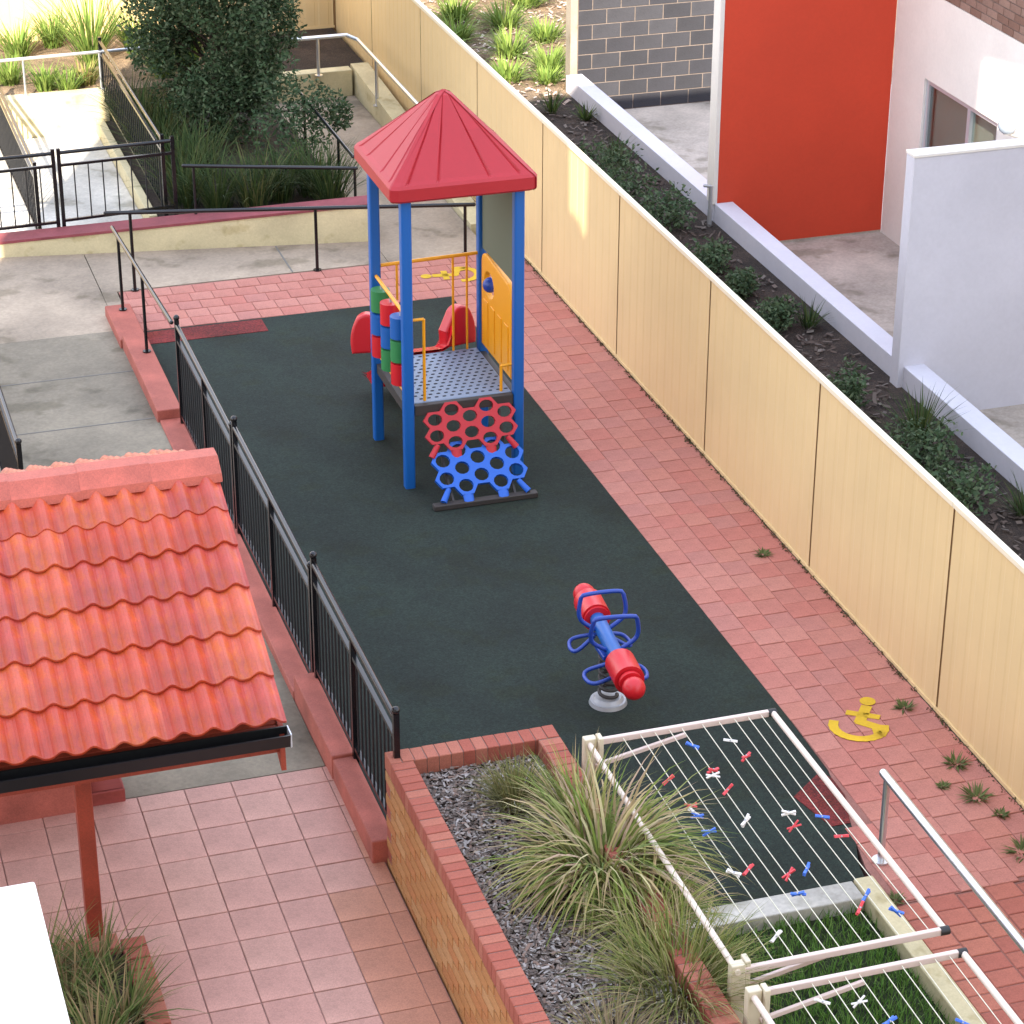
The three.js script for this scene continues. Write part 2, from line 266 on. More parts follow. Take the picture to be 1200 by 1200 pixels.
// ---------------------------------------------------------------- cream steel fence
function steelFence(name, label, len, panels, H, place, category = 'fence') {
  const t = thing(name, label, category), pw = len / panels;
  const prof = (w) => {                             // ribbed sheet seen from above, x along, y out
    const f = [], n = 12, p = w / n, s = new THREE.Shape();
    for (let i = 0; i < n; i++) { const a = -w / 2 + i * p; f.push([a, 0], [a + p * 0.62, 0], [a + p * 0.70, 0.004], [a + p * 0.92, 0.004]); }
    f.push([w / 2, 0]);
    const b = f.map(([x, y]) => [x, y - 0.003]).reverse();
    [...f, ...b].forEach(([x, y], i) => (i ? s.lineTo(x, y) : s.moveTo(x, y)));
    const g = new THREE.ExtrudeGeometry(s, { depth: H - 0.06, bevelEnabled: false }); g.rotateX(-Math.PI / 2); return metric(g);
  };
  const sheet = prof(pw - 0.03), post = box(-0.03, 0.03, -0.3, H - 0.02, -0.035, -0.006), cap = rbox(-pw / 2 + 0.002, pw / 2 - 0.002, H - 0.045, H, -0.03, 0.022, 0.006), low = box(-pw / 2 + 0.002, pw / 2 - 0.002, 0.0, 0.028, -0.028, 0.014);
  for (let i = 0; i < panels; i++) {
    const x = -len / 2 + (i + 0.5) * pw;
    part('panel', sheet, M.fence, t).position.set(x, 0.02, 0); part('top_rail', cap, M.fenceCap, t).position.set(x, 0, 0); part('bottom_rail', low, M.fence, t).position.set(x, 0, 0);
  }
  for (let i = 0; i <= panels; i++) part('post', post, M.fenceDark, t).position.set(-len / 2 + i * pw, 0, 0);
  place(t); return t;
}
steelFence('steel_fence', 'long cream ribbed steel fence between the playground and the neighbouring garden', 2.35 * 12, 12, 1.735, (t) => { t.rotation.y = -Math.PI / 2; t.position.set(0, 0, -4.7 + 14.1); });
steelFence('steel_fence', 'cream ribbed steel fence closing the terrace behind the tree', 2.35 * 4, 4, 2.2, (t) => { t.position.set(-4.72, 0.3, -4.32); });
steelFence('steel_fence', 'cream steel fence behind the sunny neighbouring garden', 2.35 * 3, 3, 1.9, (t) => { t.position.set(3.56, -0.3, -8.2); });
// ---------------------------------------------------------------- stepped red kerb wall and black fence on the left
{
  const t = thing('stepped_kerb_wall', 'stepped low salmon painted wall at the foot of the black fence', 'wall');
  const seg = [[4.45, 5.4, 0.10, -4.62, -4.36], [5.4, 7.32, 0.15, -4.60, -4.37], [7.32, 9.0, 0.06, -4.58, -4.38], [9.0, 11.35, 0.15, -4.57, -4.39], [11.35, 12.68, 0.17, -4.56, -4.39], [12.68, 13.86, 0.31, -4.555, -4.39], [13.86, 14.94, 0.29, -4.55, -4.39]];
  seg.forEach(([z0, z1, y, x0, x1], i) => part('wall_segment', rbox(x0, x1, -0.3, y, z0 + 0.001, z1 - 0.001, 0.012), M.redPaint, t));
}
function picketFence(name, label, panels, opt = {}) {        // panels: [ax, az, bx, bz, yBottom, yTop]
  const t = thing(name, label, 'fence'), { gap = 0.105, pr = 0.008, post = 0.025, caps = true, blue = true } = opt;
  for (const [ax, az, bx, bz, y0, y1, y0b = y0, y1b = y1] of panels) {
    const a = V(ax, 0, az), b = V(bx, 0, bz), L = a.distanceTo(b), n = Math.round(L / gap), at = (s, y) => a.clone().lerp(b, s).setY(y), lo = (s) => y0 + (y0b - y0) * s, hi = (s) => y1 + (y1b - y1) * s;
    part('top_rail', rod(at(0, y1), at(1, y1b), 0.021, 10), M.black, t); part('middle_rail', beam(at(0, y1 - 0.14), at(1, y1b - 0.14), 0.03, 0.03), M.black, t); part('bottom_rail', beam(at(0, y0 + 0.08), at(1, y0b + 0.08), 0.03, 0.03), M.black, t);
    for (let i = 1; i < n; i++) { const s = i / n; part('picket', rod(at(s, lo(s) + 0.08), at(s, hi(s) - 0.14), pr, 6), M.blackMatt, t); }
    for (const s of opt.mid ? [0, 0.5, 1] : [0, 1]) {
      part('post', beam(at(s, lo(s) - 0.08), at(s, hi(s) + (s === 0.5 ? -0.02 : 0.05)), post * 1.6, post * 1.6), M.black, t);
      if (caps && s !== 0.5) { const c = new THREE.SphereGeometry(post * 1.15, 10, 8); c.translate(at(s, 0).x, hi(s) + 0.07, at(s, 0).z); part('post_cap', c, M.black, t); }
    }
  }
  return t;
}
picketFence('picket_fence', 'black steel picket fence stepping along the side of the rubber play surface', [[-4.39, 7.45, -4.39, 9.88, 0.06, 1.03], [-4.39, 9.98, -4.39, 12.66, 0.17, 1.12], [-4.39, 12.76, -4.39, 15.02, 0.30, 1.25]], { mid: true });
picketFence('picket_fence', 'black picket fence along the outer edge of the grey concrete path', [[-6.12, 5.2, -6.12, 7.45, 0.05, 1.08], [-6.12, 7.5, -6.12, 9.85, 0.08, 1.1]]);
{
  const w = thing('low_wall', 'low pink painted wall behind the shelter post', 'wall');
  part('wall_body', rbox(-9, -6.28, -0.2, 0.36, 13.5, 13.74, 0.01), M.redPaint, w);
  picketFence('picket_fence', 'black picket fence standing on the low pink wall under the shelter', [[-8.6, 13.6, -6.36, 13.6, 0.40, 0.86]], { caps: false });
}
function handrail(name, label, pts, posts, r, m, foot = true) {
  const t = thing(name, label, 'handrail'); const g = [];
  for (let i = 0; i + 1 < pts.length; i++) g.push(rod(pts[i], pts[i + 1], r, 14));
  for (const p of pts) { const s = new THREE.SphereGeometry(r, 12, 8); s.translate(p.x, p.y, p.z); g.push(s); }
  part('rail', g, m, t);
  for (const [x, z, y0, y1] of posts) { part('post', rod(V(x, y0, z), V(x, y1 - r * 0.5, z), r * 0.8, 10), m, t); if (foot) part('base_plate', new THREE.CylinderGeometry(r * 2, r * 2, 0.012, 16).translate(x, y0 + 0.008, z), m, t); }
  return t;
}
handrail('handrail', 'black tube handrail across the back of the brick path', [V(-4.46, 0.88, 3.86), V(-0.5, 0.56, 3.86)], [[-4.21, 3.86, 0, 0.86], [-2.25, 3.86, 0, 0.70], [-0.6, 3.86, 0, 0.57]], 0.022, M.black);
handrail('handrail', 'short sloping black handrail on the far end of the stepped kerb wall', [V(-4.46, 0.86, 4.25), V(-4.42, 1.02, 7.35)], [[-4.46, 4.62, 0.10, 0.88], [-4.44, 5.9, 0.15, 0.94]], 0.020, M.black);
handrail('handrail', 'black handrail in front of the dark strappy plants', [V(-3.41, 0.88, 2.6), V(-1.48, 0.66, 2.6)], [[-1.5, 2.6, 0.2, 0.67], [-3.3, 2.6, 0.2, 0.86]], 0.020, M.black);
handrail('handrail', 'black handrail between the garden bed and the concrete ramp', [V(-1.50, 0.78, 2.55), V(-1.56, 0.85, 0.2)], [[-1.51, 1.9, 0.1, 0.8], [-1.55, 0.4, 0.1, 0.84]], 0.020, M.black);
handrail('handrail', 'chrome handrail turning the corner of the ramp beside the cream fence', [V(-1.2, 0.84, -2.02), V(-0.42, 0.84, -2.02), V(-0.30, 0.80, -1.9), V(-0.30, 0.78, 2.2)], [[-0.80, -2.02, 0.34, 0.84], [-0.30, -1.0, 0.2, 0.8], [-0.30, 1.3, 0.1, 0.8]], 0.026, M.chrome);
handrail('handrail', 'thick chrome handrail rising beside the lawn and the red paver path', [V(-1.235, 0.66, 15.70), V(-1.235, 0.60, 19.5)], [[-1.235, 15.76, 0, 0.66], [-1.235, 18.6, 0, 0.62]], 0.030, M.chrome);
// ---------------------------------------------------------------- back walls, garden bed, terrace
{
  const t = thing('garden_wall', 'low cream wall with sloping dusty red coping in front of the garden bed', 'wall');
  const A = [-5.9, 2.38], B = [-1.46, 3.16], hgt = (x) => 0.12 + (x + 5.9) / 4.44 * 0.29, d = [0.04, -0.25];
  const c = (p, y, k) => V(p[0] + d[0] * k, y, p[1] + d[1] * k);
  part('wall_body', hexa([c(A, -0.2, 1), c(A, -0.2, 0), c(B, -0.2, 0), c(B, -0.2, 1)], [c(A, hgt(A[0]), 1), c(A, hgt(A[0]), 0), c(B, hgt(B[0]), 0), c(B, hgt(B[0]), 1)]), M.cream, t);
  part('coping', hexa([c(A, hgt(A[0]) + 0.001, 1.06), c(A, hgt(A[0]) + 0.001, -0.06), c(B, hgt(B[0]) + 0.001, -0.06), c(B, hgt(B[0]) + 0.001, 1.06)], [c(A, hgt(A[0]) + 0.03, 1.06), c(A, hgt(A[0]) + 0.03, -0.06), c(B, hgt(B[0]) + 0.03, -0.06), c(B, hgt(B[0]) + 0.03, 1.06)]), M.coping, t);
}
solo('ramp_end_wall', rbox(-1.6, -0.34, -0.2, 0.36, -2.28, -2.09, 0.01), M.cream, 'short stained cream wall closing the top of the ramp', 'wall');
solo('ramp_side_wall', hexa([V(-0.31, -0.2, -2.3), V(-0.31, -0.2, 3.1), V(-0.08, -0.2, 3.1), V(-0.08, -0.2, -2.3)], [V(-0.31, 0.38, -2.3), V(-0.31, 0.05, 3.1), V(-0.08, 0.05, 3.1), V(-0.08, 0.38, -2.3)]), M.cream, 'tapering cream wall between the ramp and the fence', 'wall');
solo('terrace_wall', rbox(-9, -3.56, -0.2, 0.5, -1.82, -1.62, 0.012), M.cream, 'cream retaining wall lit by the sun at the back of the terrace', 'wall');
struct('terrace_bed', box(-9.4, -1.62, -0.3, 0.44, -4.74, -1.84), M.soilPale, 'raised dry garden bed under the back fence', 'garden bed');
struct('garden_bed', box(-3.64, -1.47, -0.3, 0.12, -1.835, 2.4), M.soil, 'dark garden bed around the tree', 'garden bed');
solo('bed_edge_wall', rbox(-3.735, -3.642, -0.2, 0.17, -1.61, 2.1, 0.008), M.cream, 'narrow cream edge wall at the foot of the railing beside the tree', 'wall');
struct('ramp_landing_bed', box(-1.61, -0.06, -0.3, 0.30, -4.74, -2.29), M.soil, 'bed of soil behind the end wall of the ramp', 'garden bed');
picketFence('picket_railing', 'black picket railing along the coping in front of the sunny terrace', [[-6.6, 2.28, -4.76, 2.28, 0.16, 1.03, 0.19, 1.05], [-4.70, 2.28, -3.46, 2.28, 0.2, 1.05, 0.24, 1.07]], { gap: 0.155, caps: false });
picketFence('picket_railing', 'black picket railing beside the tree running back towards the fence', [[-3.55, 2.15, -3.60, -1.75, 0.16, 1.06, 0.3, 1.1]], { gap: 0.13, caps: false });
picketFence('picket_railing', 'black picket railing crossing the middle of the sunny terrace', [[-4.95, 2.15, -4.98, -1.5, 0.0, 0.88, 0.0, 0.95]], { gap: 0.13, caps: false });
handrail('handrail', 'pale steel handrail on top of the sunny terrace wall', [V(-6.2, 0.95, -1.72), V(-3.0, 0.98, -1.72)], [[-4.55, -1.72, 0.5, 0.95], [-3.62, -1.72, 0.5, 0.97]], 0.02, M.chrome);
// tree
{
  const t = thing('tree', 'dark leafy evergreen tree in the garden bed behind the black handrail', 'tree'), tx = -2.45, tz = -0.5, L = new Leaves(), limbs = [rod(V(tx, 0.1, tz), V(tx + 0.05, 1.1, tz), 0.09, 10, 0.07), rod(V(tx + 0.05, 1.1, tz), V(tx, 2.8, tz), 0.07, 10, 0.03)], cl = [];
  for (let i = 0; i < 170; i++) {
    const h = (i + rnd()) / 170, y = 0.45 + h * 3.3, rad = (h < 0.2 ? 0.66 : h < 0.8 ? 0.84 : 0.84 - (h - 0.8) * 2.6) * Math.sqrt(rr(0.25, 1)), a = rr(0, 6.283);
    const c = V(tx + Math.cos(a) * rad, y, tz + Math.sin(a) * rad); cl.push([c, rr(0.2, 0.36)]); if (i % 3 === 0) limbs.push(rod(V(tx + 0.02, Math.max(0.6, y - 0.5), tz), c, 0.02, 6, 0.008));
  }
  cl.push([V(-1.35, 0.75, 0.75), 0.26], [V(-1.55, 0.85, 0.65), 0.28], [V(-1.75, 0.65, 0.8), 0.3], [V(-1.95, 0.9, 0.7), 0.3], [V(-1.6, 0.55, 0.9), 0.26], [V(-2.05, 0.6, 1.0), 0.3], [V(-1.2, 0.68, 0.72), 0.16], [V(-1.85, 1.1, 0.35), 0.3]);
  limbs.push(rod(V(tx, 0.5, tz), V(-1.6, 0.75, 0.7), 0.025, 6, 0.01));
  for (const [c, r] of cl) for (let k = 0; k < 330; k++) { const d = V(rr(-1, 1), rr(-1, 1), rr(-1, 1)); if (d.length() > 1) d.normalize(); L.leaf(c.clone().addScaledVector(d, r), rr(0.04, 0.082), tint(G.tree)); }
  part('trunk', limbs, M.bark, t); part('crown', L.geo(), M.leaf, t);
}
{ // dark strappy plants in the garden bed
  const words = ['at the corner of the picket railing', 'behind the rail beside the railing post', 'in the middle of the handrail', 'under the low branches of the tree', 'close to the ramp handrail', 'against the coping by the ramp corner', 'beside the tree trunk', 'behind the front row near the railing', 'against the railing where it meets the terrace bed', 'halfway along the railing', 'between the railing and the tree trunk', 'at the back of the bed below the terrace bed'];
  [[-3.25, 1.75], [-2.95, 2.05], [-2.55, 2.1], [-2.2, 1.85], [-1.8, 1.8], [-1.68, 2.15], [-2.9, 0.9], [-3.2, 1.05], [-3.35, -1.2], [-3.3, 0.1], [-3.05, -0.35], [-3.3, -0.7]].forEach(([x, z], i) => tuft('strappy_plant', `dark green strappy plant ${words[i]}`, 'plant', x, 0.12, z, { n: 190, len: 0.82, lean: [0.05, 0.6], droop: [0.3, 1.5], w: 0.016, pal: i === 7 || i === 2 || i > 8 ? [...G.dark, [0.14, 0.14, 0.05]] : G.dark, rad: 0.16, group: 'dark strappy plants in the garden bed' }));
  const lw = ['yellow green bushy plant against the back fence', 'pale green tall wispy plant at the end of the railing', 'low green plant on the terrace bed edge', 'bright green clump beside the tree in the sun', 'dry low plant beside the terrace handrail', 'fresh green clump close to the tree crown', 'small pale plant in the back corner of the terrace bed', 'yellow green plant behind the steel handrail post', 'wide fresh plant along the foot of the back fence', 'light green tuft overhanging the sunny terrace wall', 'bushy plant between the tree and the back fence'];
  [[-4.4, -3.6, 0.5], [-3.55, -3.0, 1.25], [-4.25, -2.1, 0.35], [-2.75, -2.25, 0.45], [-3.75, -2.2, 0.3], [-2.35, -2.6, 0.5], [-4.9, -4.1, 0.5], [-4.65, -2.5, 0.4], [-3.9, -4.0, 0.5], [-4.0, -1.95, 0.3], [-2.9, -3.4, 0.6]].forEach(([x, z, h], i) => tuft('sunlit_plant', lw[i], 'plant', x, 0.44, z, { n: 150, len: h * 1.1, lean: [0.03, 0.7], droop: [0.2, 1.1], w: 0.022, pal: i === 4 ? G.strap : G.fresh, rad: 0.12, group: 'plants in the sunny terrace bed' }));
}
// ---------------------------------------------------------------- the play tower
{
  const t = thing('play_tower', 'play tower with pointed red roof, blue posts, slide and climbing ramp', 'playground');
  const X0 = -2.72, X1 = -1.725, Z0 = 8.19, Z1 = 9.25, D = 0.78, cx = (X0 + X1) / 2, cz = (Z0 + Z1) / 2;
  for (const [x, z] of [[X0, Z0], [X1, Z0], [X0, Z1], [X1, Z1]]) { part('post', rbox(x - 0.046, x + 0.046, -0.05, 2.72, z - 0.046, z + 0.046, 0.018, 3), M.blue, t); }
  // roof
  const hw = 0.645, yb = 2.655, ye = 2.80, ya = 3.40, P = [], q = (a, b, c, d) => { P.push(a, b, c); if (d) P.push(a, c, d); };
  const sides = [[0, 1], [1, 0], [0, -1], [-1, 0]];
  const ringAt = (h, y, inset = 0) => {                      // ring with gently ribbed faces, rounded corners
    const out = [], N = 60, rc = 0.06, grooves = [6, 19, 41, 54];
    for (let s = 0; s < 4; s++) { const a0 = [[-1, 1], [1, 1], [1, -1], [-1, -1]][s], a1 = [[1, 1], [1, -1], [-1, -1], [-1, 1]][s];
      for (let k = 0; k < N; k++) { const u = k / N, e = Math.min(u, 1 - u) * 2 * h, cut = e < rc ? (rc - e) * 0.45 : 0, rib = grooves.includes(k) ? inset : 0, lx = a0[0] + (a1[0] - a0[0]) * u, lz = a0[1] + (a1[1] - a0[1]) * u, nx = sides[s][0], nz = sides[s][1];
        out.push(V(cx + lx * h - nx * (cut + rib), y - rib * 0.8, cz + lz * h - nz * (cut + rib))); } }
    return out;
  };
  const rings = [ringAt(hw - 0.02, yb), ringAt(hw, yb + 0.02), ringAt(hw, ye - 0.025), ringAt(hw - 0.02, ye), ringAt(hw - 0.05, ye + 0.025, 0.012), ringAt(0.30, ye + 0.33, 0.010), ringAt(0.07, ya - 0.03, 0.003), ringAt(0.02, ya)];
  for (let r = 0; r + 1 < rings.length; r++) for (let i = 0; i < 240; i++) { const j = (i + 1) % 240; q(rings[r][i], rings[r][j], rings[r + 1][j], rings[r + 1][i]); }
  for (let i = 0; i < 240; i++) { const j = (i + 1) % 240; q(rings[7][i], rings[7][j], V(cx, ya + 0.004, cz)); q(rings[0][j], rings[0][i], V(cx, yb + 0.35, cz)); }
  const rg = new THREE.BufferGeometry().setFromPoints(P); rg.setAttribute('uv', new THREE.BufferAttribute(new Float32Array(P.length * 2), 2)); rg.computeVertexNormals();
  part('roof', metric(rg), M.roofRed, t);
  // deck with slotted holes
  const deck = part('deck', rbox(X0 + 0.05, X1 - 0.05, D - 0.05, D, Z0 - 0.01, Z1 - 0.03, 0.008), M.deck, t), hg = [];
  for (let i = 0; i < 12; i++) for (let k = 0; k < 14; k++) { const g = new THREE.CylinderGeometry(0.014, 0.014, 0.004, 8); g.scale(1.3, 1, 0.8); g.translate(X0 + 0.11 + i * 0.07 + (k % 2) * 0.035, D + 0.0005, Z0 + 0.05 + k * 0.07); hg.push(g); }
  part('slot_holes', hg, M.hole, deck);
  part('deck_beam', rbox(X0 + 0.05, X1 - 0.05, D - 0.10, D - 0.005, Z1 - 0.028, Z1 + 0.03, 0.006), M.darkMetal, t);
  for (const [x0, x1, z0, z1] of [[X0 + 0.05, X1 - 0.05, Z0 - 0.04, Z0 - 0.012], [X0 - 0.015, X0 + 0.047, Z0 + 0.05, Z1 - 0.05], [X1 - 0.047, X1 + 0.015, Z0 + 0.05, Z1 - 0.05]]) part('side_beam', box(x0, x1, D - 0.11, D - 0.02, z0, z1), M.darkMetal, t);
  // back guard
  const gd = part('back_guard', [rod(V(X0, 1.68, Z0), V(X1, 1.70, Z0), 0.017, 10)], M.yellow, t, 'yellow guard rail over the slide');
  for (const x of [-2.00, -1.87, -2.52]) part('bar', rod(V(x, x < -2.4 ? 1.25 : D, Z0), V(x, 1.685, Z0), 0.011, 8), M.yellow, gd);
  // hand grips at the ramp
  for (const [x, y] of [[-2.555, 1.54], [-1.86, 1.02]]) part('hand_grip', [rod(V(x, D, Z1 - 0.06), V(x, y, Z1 - 0.06), 0.014, 8), rod(V(x, y, Z1 - 0.06), V(x < -2.2 ? X0 : X1, y + 0.0, Z1 - 0.06), 0.014, 8)], M.yellow, t);
  // right yellow panel, arched top with an opening for the steering ball
  const s = new THREE.Shape(); s.moveTo(-8.26, 0.86); s.lineTo(-9.12, 0.86); s.lineTo(-9.12, 1.58); s.quadraticCurveTo(-9.10, 1.70, -8.98, 1.70); s.lineTo(-8.40, 1.74); s.quadraticCurveTo(-8.27, 1.74, -8.26, 1.64); s.closePath();
  const hp = new THREE.Path(); hp.absellipse(-8.48, 1.49, 0.15, 0.13, 0, Math.PI * 2); s.holes.push(hp);
  const yg = new THREE.ExtrudeGeometry(s, { depth: 0.03, bevelEnabled: true, bevelSize: 0.012, bevelThickness: 0.012, bevelSegments: 2, curveSegments: 16 }); yg.rotateY(Math.PI / 2); yg.translate(X1 - 0.015, 0, 0);
  const yp = part('side_panel', yg, M.yellow, t, 'yellow plastic panel with a round opening');
  for (let k = 0; k < 4; k++) part('panel_rib', rbox(X1 - 0.036, X1 - 0.022, 0.90, 1.32, 8.34 + k * 0.20, 8.46 + k * 0.20, 0.006), M.yellow, yp);
  part('steering_ball', new THREE.SphereGeometry(0.07, 16, 12).translate(X1 - 0.01, 1.49, 8.47), M.deepBlue, yp);
  part('shade_panel', rbox(X1 - 0.014, X1 + 0.014, 1.76, 2.64, Z0 + 0.05, Z1 - 0.05, 0.006), M.grey, t, 'dull grey green infill panel under the roof');
  // left side: noughts and crosses drums on rods, yellow rail
  const lp = part('drum_rail', [rod(V(X0, 1.60, Z0 + 0.05), V(X0, 1.60, Z1 - 0.05), 0.017, 8), rod(V(X0, 0.86, Z0 + 0.05), V(X0, 0.86, Z1 - 0.05), 0.015, 8)], M.yellow, t);
  const cols = [[M.green, M.blue, M.red], [M.red, M.blue, M.green], [M.blue, M.green, M.red]];
  [8.40, 8.72, 9.05].forEach((z, i) => { part('spindle', rod(V(X0, 0.86, z), V(X0, 1.60, z), 0.010, 6), M.galv, lp); cols[i].forEach((m, k) => part('drum', new THREE.CylinderGeometry(0.085, 0.085, 0.195, 18).translate(X0 - 0.01, 1.44 - k * 0.215, z), m, t)); });
  // slide
  const sl = [], rail = [], bedPts = [[8.17, 0.80], [8.0, 0.76], [7.75, 0.50], [7.5, 0.22], [7.3, 0.14], [7.12, 0.13]], sec = (k, w, h, x0) => { const [z, y] = bedPts[k]; return [V(x0 - w / 2 - 0.05, y + h, z), V(x0 - w / 2, y + 0.03, z), V(x0 - w / 2 + 0.06, y, z), V(x0 + w / 2 - 0.06, y, z), V(x0 + w / 2, y + 0.03, z), V(x0 + w / 2 + 0.05, y + h, z)]; };
  const PP = [], W = [0.56, 0.5, 0.46, 0.46, 0.46, 0.46], HH = [0.20, 0.2, 0.16, 0.16, 0.13, 0.08];
  for (let k = 0; k + 1 < bedPts.length; k++) { const a = sec(k, W[k], HH[k], -2.32), b = sec(k + 1, W[k + 1], HH[k + 1], -2.32); for (let i = 0; i < 5; i++) PP.push(a[i], b[i], b[i + 1], a[i], b[i + 1], a[i + 1]); const dn = (v) => v.clone().add(V(0, -0.025, 0)); for (let i = 0; i < 5; i++) PP.push(dn(a[i]), dn(b[i + 1]), dn(b[i]), dn(a[i]), dn(a[i + 1]), dn(b[i + 1])); }
  const sg = new THREE.BufferGeometry().setFromPoints(PP); sg.setAttribute('uv', new THREE.BufferAttribute(new Float32Array(PP.length * 2), 2)); sg.computeVertexNormals();
  const slide = part('slide', sg, mat(0xd4232e, 0.16), t, 'short red plastic slide behind the deck');
  for (const [x, dx] of [[-2.60, -1], [-2.06, 1]]) {         // flared hood cheeks either side of the slide mouth
    const c = new THREE.Shape(); c.moveTo(0, 0.0); c.lineTo(0.28, -0.02); c.quadraticCurveTo(0.31, 0.14, 0.24, 0.27); c.quadraticCurveTo(0.17, 0.34, 0.10, 0.27); c.quadraticCurveTo(0.03, 0.16, 0, 0.12); c.closePath();
    const g = new THREE.ExtrudeGeometry(c, { depth: 0.09, bevelEnabled: true, bevelSize: 0.025, bevelThickness: 0.025, bevelSegments: 3, curveSegments: 10 });
    if (dx < 0) g.rotateY(Math.PI);
    g.rotateX(-0.12); g.rotateY(dx * 0.35); g.translate(x, D + 0.02, Z0 - 0.16); part('hood_cheek', g, M.red, slide);
  }
  // climbing ramp of hexagon netting panels
  const R = 0.105, hexShape = () => { const h = new THREE.Shape(), c = new THREE.Path(); for (let i = 0; i < 6; i++) { const a = i * Math.PI / 3; h[i ? 'lineTo' : 'moveTo'](Math.cos(a) * R, Math.sin(a) * R); } h.closePath(); for (let i = 0; i < 12; i++) { const a = -i * Math.PI / 6, q2 = 0.066; c[i ? 'lineTo' : 'moveTo'](Math.cos(a) * q2, Math.sin(a) * q2); } h.holes.push(c); return h; };
  const hexG = new THREE.ExtrudeGeometry(hexShape(), { depth: 0.028, bevelEnabled: true, bevelSize: 0.0, bevelThickness: 0.005, bevelSegments: 1, curveSegments: 4 });
  const net = (name, m, top, bot, xs) => {
    const g = [], L = top.distanceTo(bot), hh = R * Math.sqrt(3), sc = (L - 0.06) / (hh * 2.5);
    for (let c = 0; c < 5; c++) { const odd = c % 2, x = (c - 2) * 1.5 * R; for (let k = odd ? -1 : 0; k < 2; k++) { const h = hexG.clone(); h.translate(x, -(k + (odd ? 1 : 0.5)) * hh, 0); h.scale(1, sc, 1); g.push(h); }
      if (odd) { const f = new THREE.CylinderGeometry(0.05, 0.045, 0.08, 10); f.rotateX(0); f.scale(1, 1, 0.4); f.translate(x, -L + 0.03, 0.014); g.push(f); } }
    for (const e of [-1, 1]) { const f = rod(V(e * 3 * R, -2.05 * hh * sc, 0.014), V(e * (3 * R + 0.07), -L + 0.02, 0.014), 0.024, 8, 0.03); g.push(f); }
    const all = merge(g.map((q3) => metric(clean(q3)))); const d = bot.clone().sub(top).normalize();
    const m4 = new THREE.Matrix4().makeBasis(V(1, 0, 0), d.clone().negate(), V(1, 0, 0).cross(d.clone().negate())); all.applyMatrix4(m4); all.translate(top.x, top.y, top.z);
    return part(name, all, m, t);
  };
  net('climbing_net', M.netRed, V(-2.19, 0.70, Z1 + 0.03), V(-2.19, 0.33, 9.46), 0).userData.label = 'red hexagon climbing panel below the deck';
  net('climbing_net', M.netBlue, V(-2.17, 0.36, 9.42), V(-2.17, 0.035, 9.765), 0).userData.label = 'blue hexagon climbing panel reaching the ground';
  for (const x of [-2.46, -1.90]) part('ramp_stringer', [beam(V(x, 0.64, Z1 + 0.0), V(x, 0.26, 9.42), 0.02, 0.04), beam(V(x, 0.26, 9.42), V(x, 0.02, 9.74), 0.02, 0.05)], M.darkMetal, t);
  part('ramp_foot', rbox(-2.65, -1.71, -0.002, 0.05, 9.725, 9.80, 0.01), M.darkMetal, t);
}
// ---------------------------------------------------------------- spring rider
{
  const t = thing('spring_rider', 'red and blue seesaw on a coil spring with looped handles', 'playground');
  const bx = -2.29, bz = 13.25, c = V(-2.29, 0.52, 13.22), d = V(-0.10, 0.03, 1.0).normalize(), sd = V(1, 0, 0.1).normalize(), at = (a, u = 0, y = 0) => c.clone().addScaledVector(d, a).addScaledVector(sd, u).add(V(0, y, 0));
  part('base_plate', [new THREE.CylinderGeometry(0.135, 0.145, 0.03, 28).translate(bx, 0.013, bz), new THREE.CylinderGeometry(0.10, 0.12, 0.03, 28).translate(bx, 0.04, bz)], M.galv, t);
  const pts = []; for (let i = 0; i <= 120; i++) { const a = i / 120 * Math.PI * 2 * 6; pts.push(V(bx + Math.cos(a) * 0.068, 0.06 + i / 120 * 0.36, bz + Math.sin(a) * 0.068)); }
  part('spring', tube(pts, 0.014, 180, 7), M.darkMetal, t);
  part('spring_top', rbox(bx - 0.08, bx + 0.08, 0.42, 0.455, bz - 0.1, bz + 0.1, 0.008), M.deepBlue, t);
  part('beam', [rod(at(-0.62), at(0.62), 0.058, 16)], M.blue, t);
  for (const s of [-1, 1]) {
    const seat = part('seat', [rod(at(s * 0.36), at(s * 0.64), 0.112, 22), rod(at(s * 0.335), at(s * 0.362), 0.098, 22)], M.red, t);
    part('seat_collar', rod(at(s * 0.655), at(s * 0.69), 0.085, 18), M.red, seat);
    part('end_ball', new THREE.SphereGeometry(0.085, 18, 14).translate(...at(s * 0.765).toArray()), M.red, seat);
    const h = at(s * 0.17); // handle loop over the beam and foot loop under it
    part('handle', tube([at(s * 0.17, -0.05, 0.0), at(s * 0.18, -0.17, 0.10), at(s * 0.20, -0.165, 0.25), at(s * 0.20, -0.12, 0.29), at(s * 0.21, 0.12, 0.29), at(s * 0.20, 0.165, 0.25), at(s * 0.18, 0.17, 0.10), at(s * 0.17, 0.05, 0.0)], 0.017, 40, 8), M.deepBlue, t);
    part('foot_loop', tube([at(s * 0.22, -0.05, -0.08), at(s * 0.16, -0.20, -0.16), at(s * 0.26, -0.23, -0.17), at(s * 0.36, -0.18, -0.16), at(s * 0.34, 0, -0.13), at(s * 0.36, 0.18, -0.16), at(s * 0.26, 0.23, -0.17), at(s * 0.16, 0.20, -0.16), at(s * 0.22, 0.05, -0.08)], 0.016, 56, 8), M.deepBlue, t);
  }
}
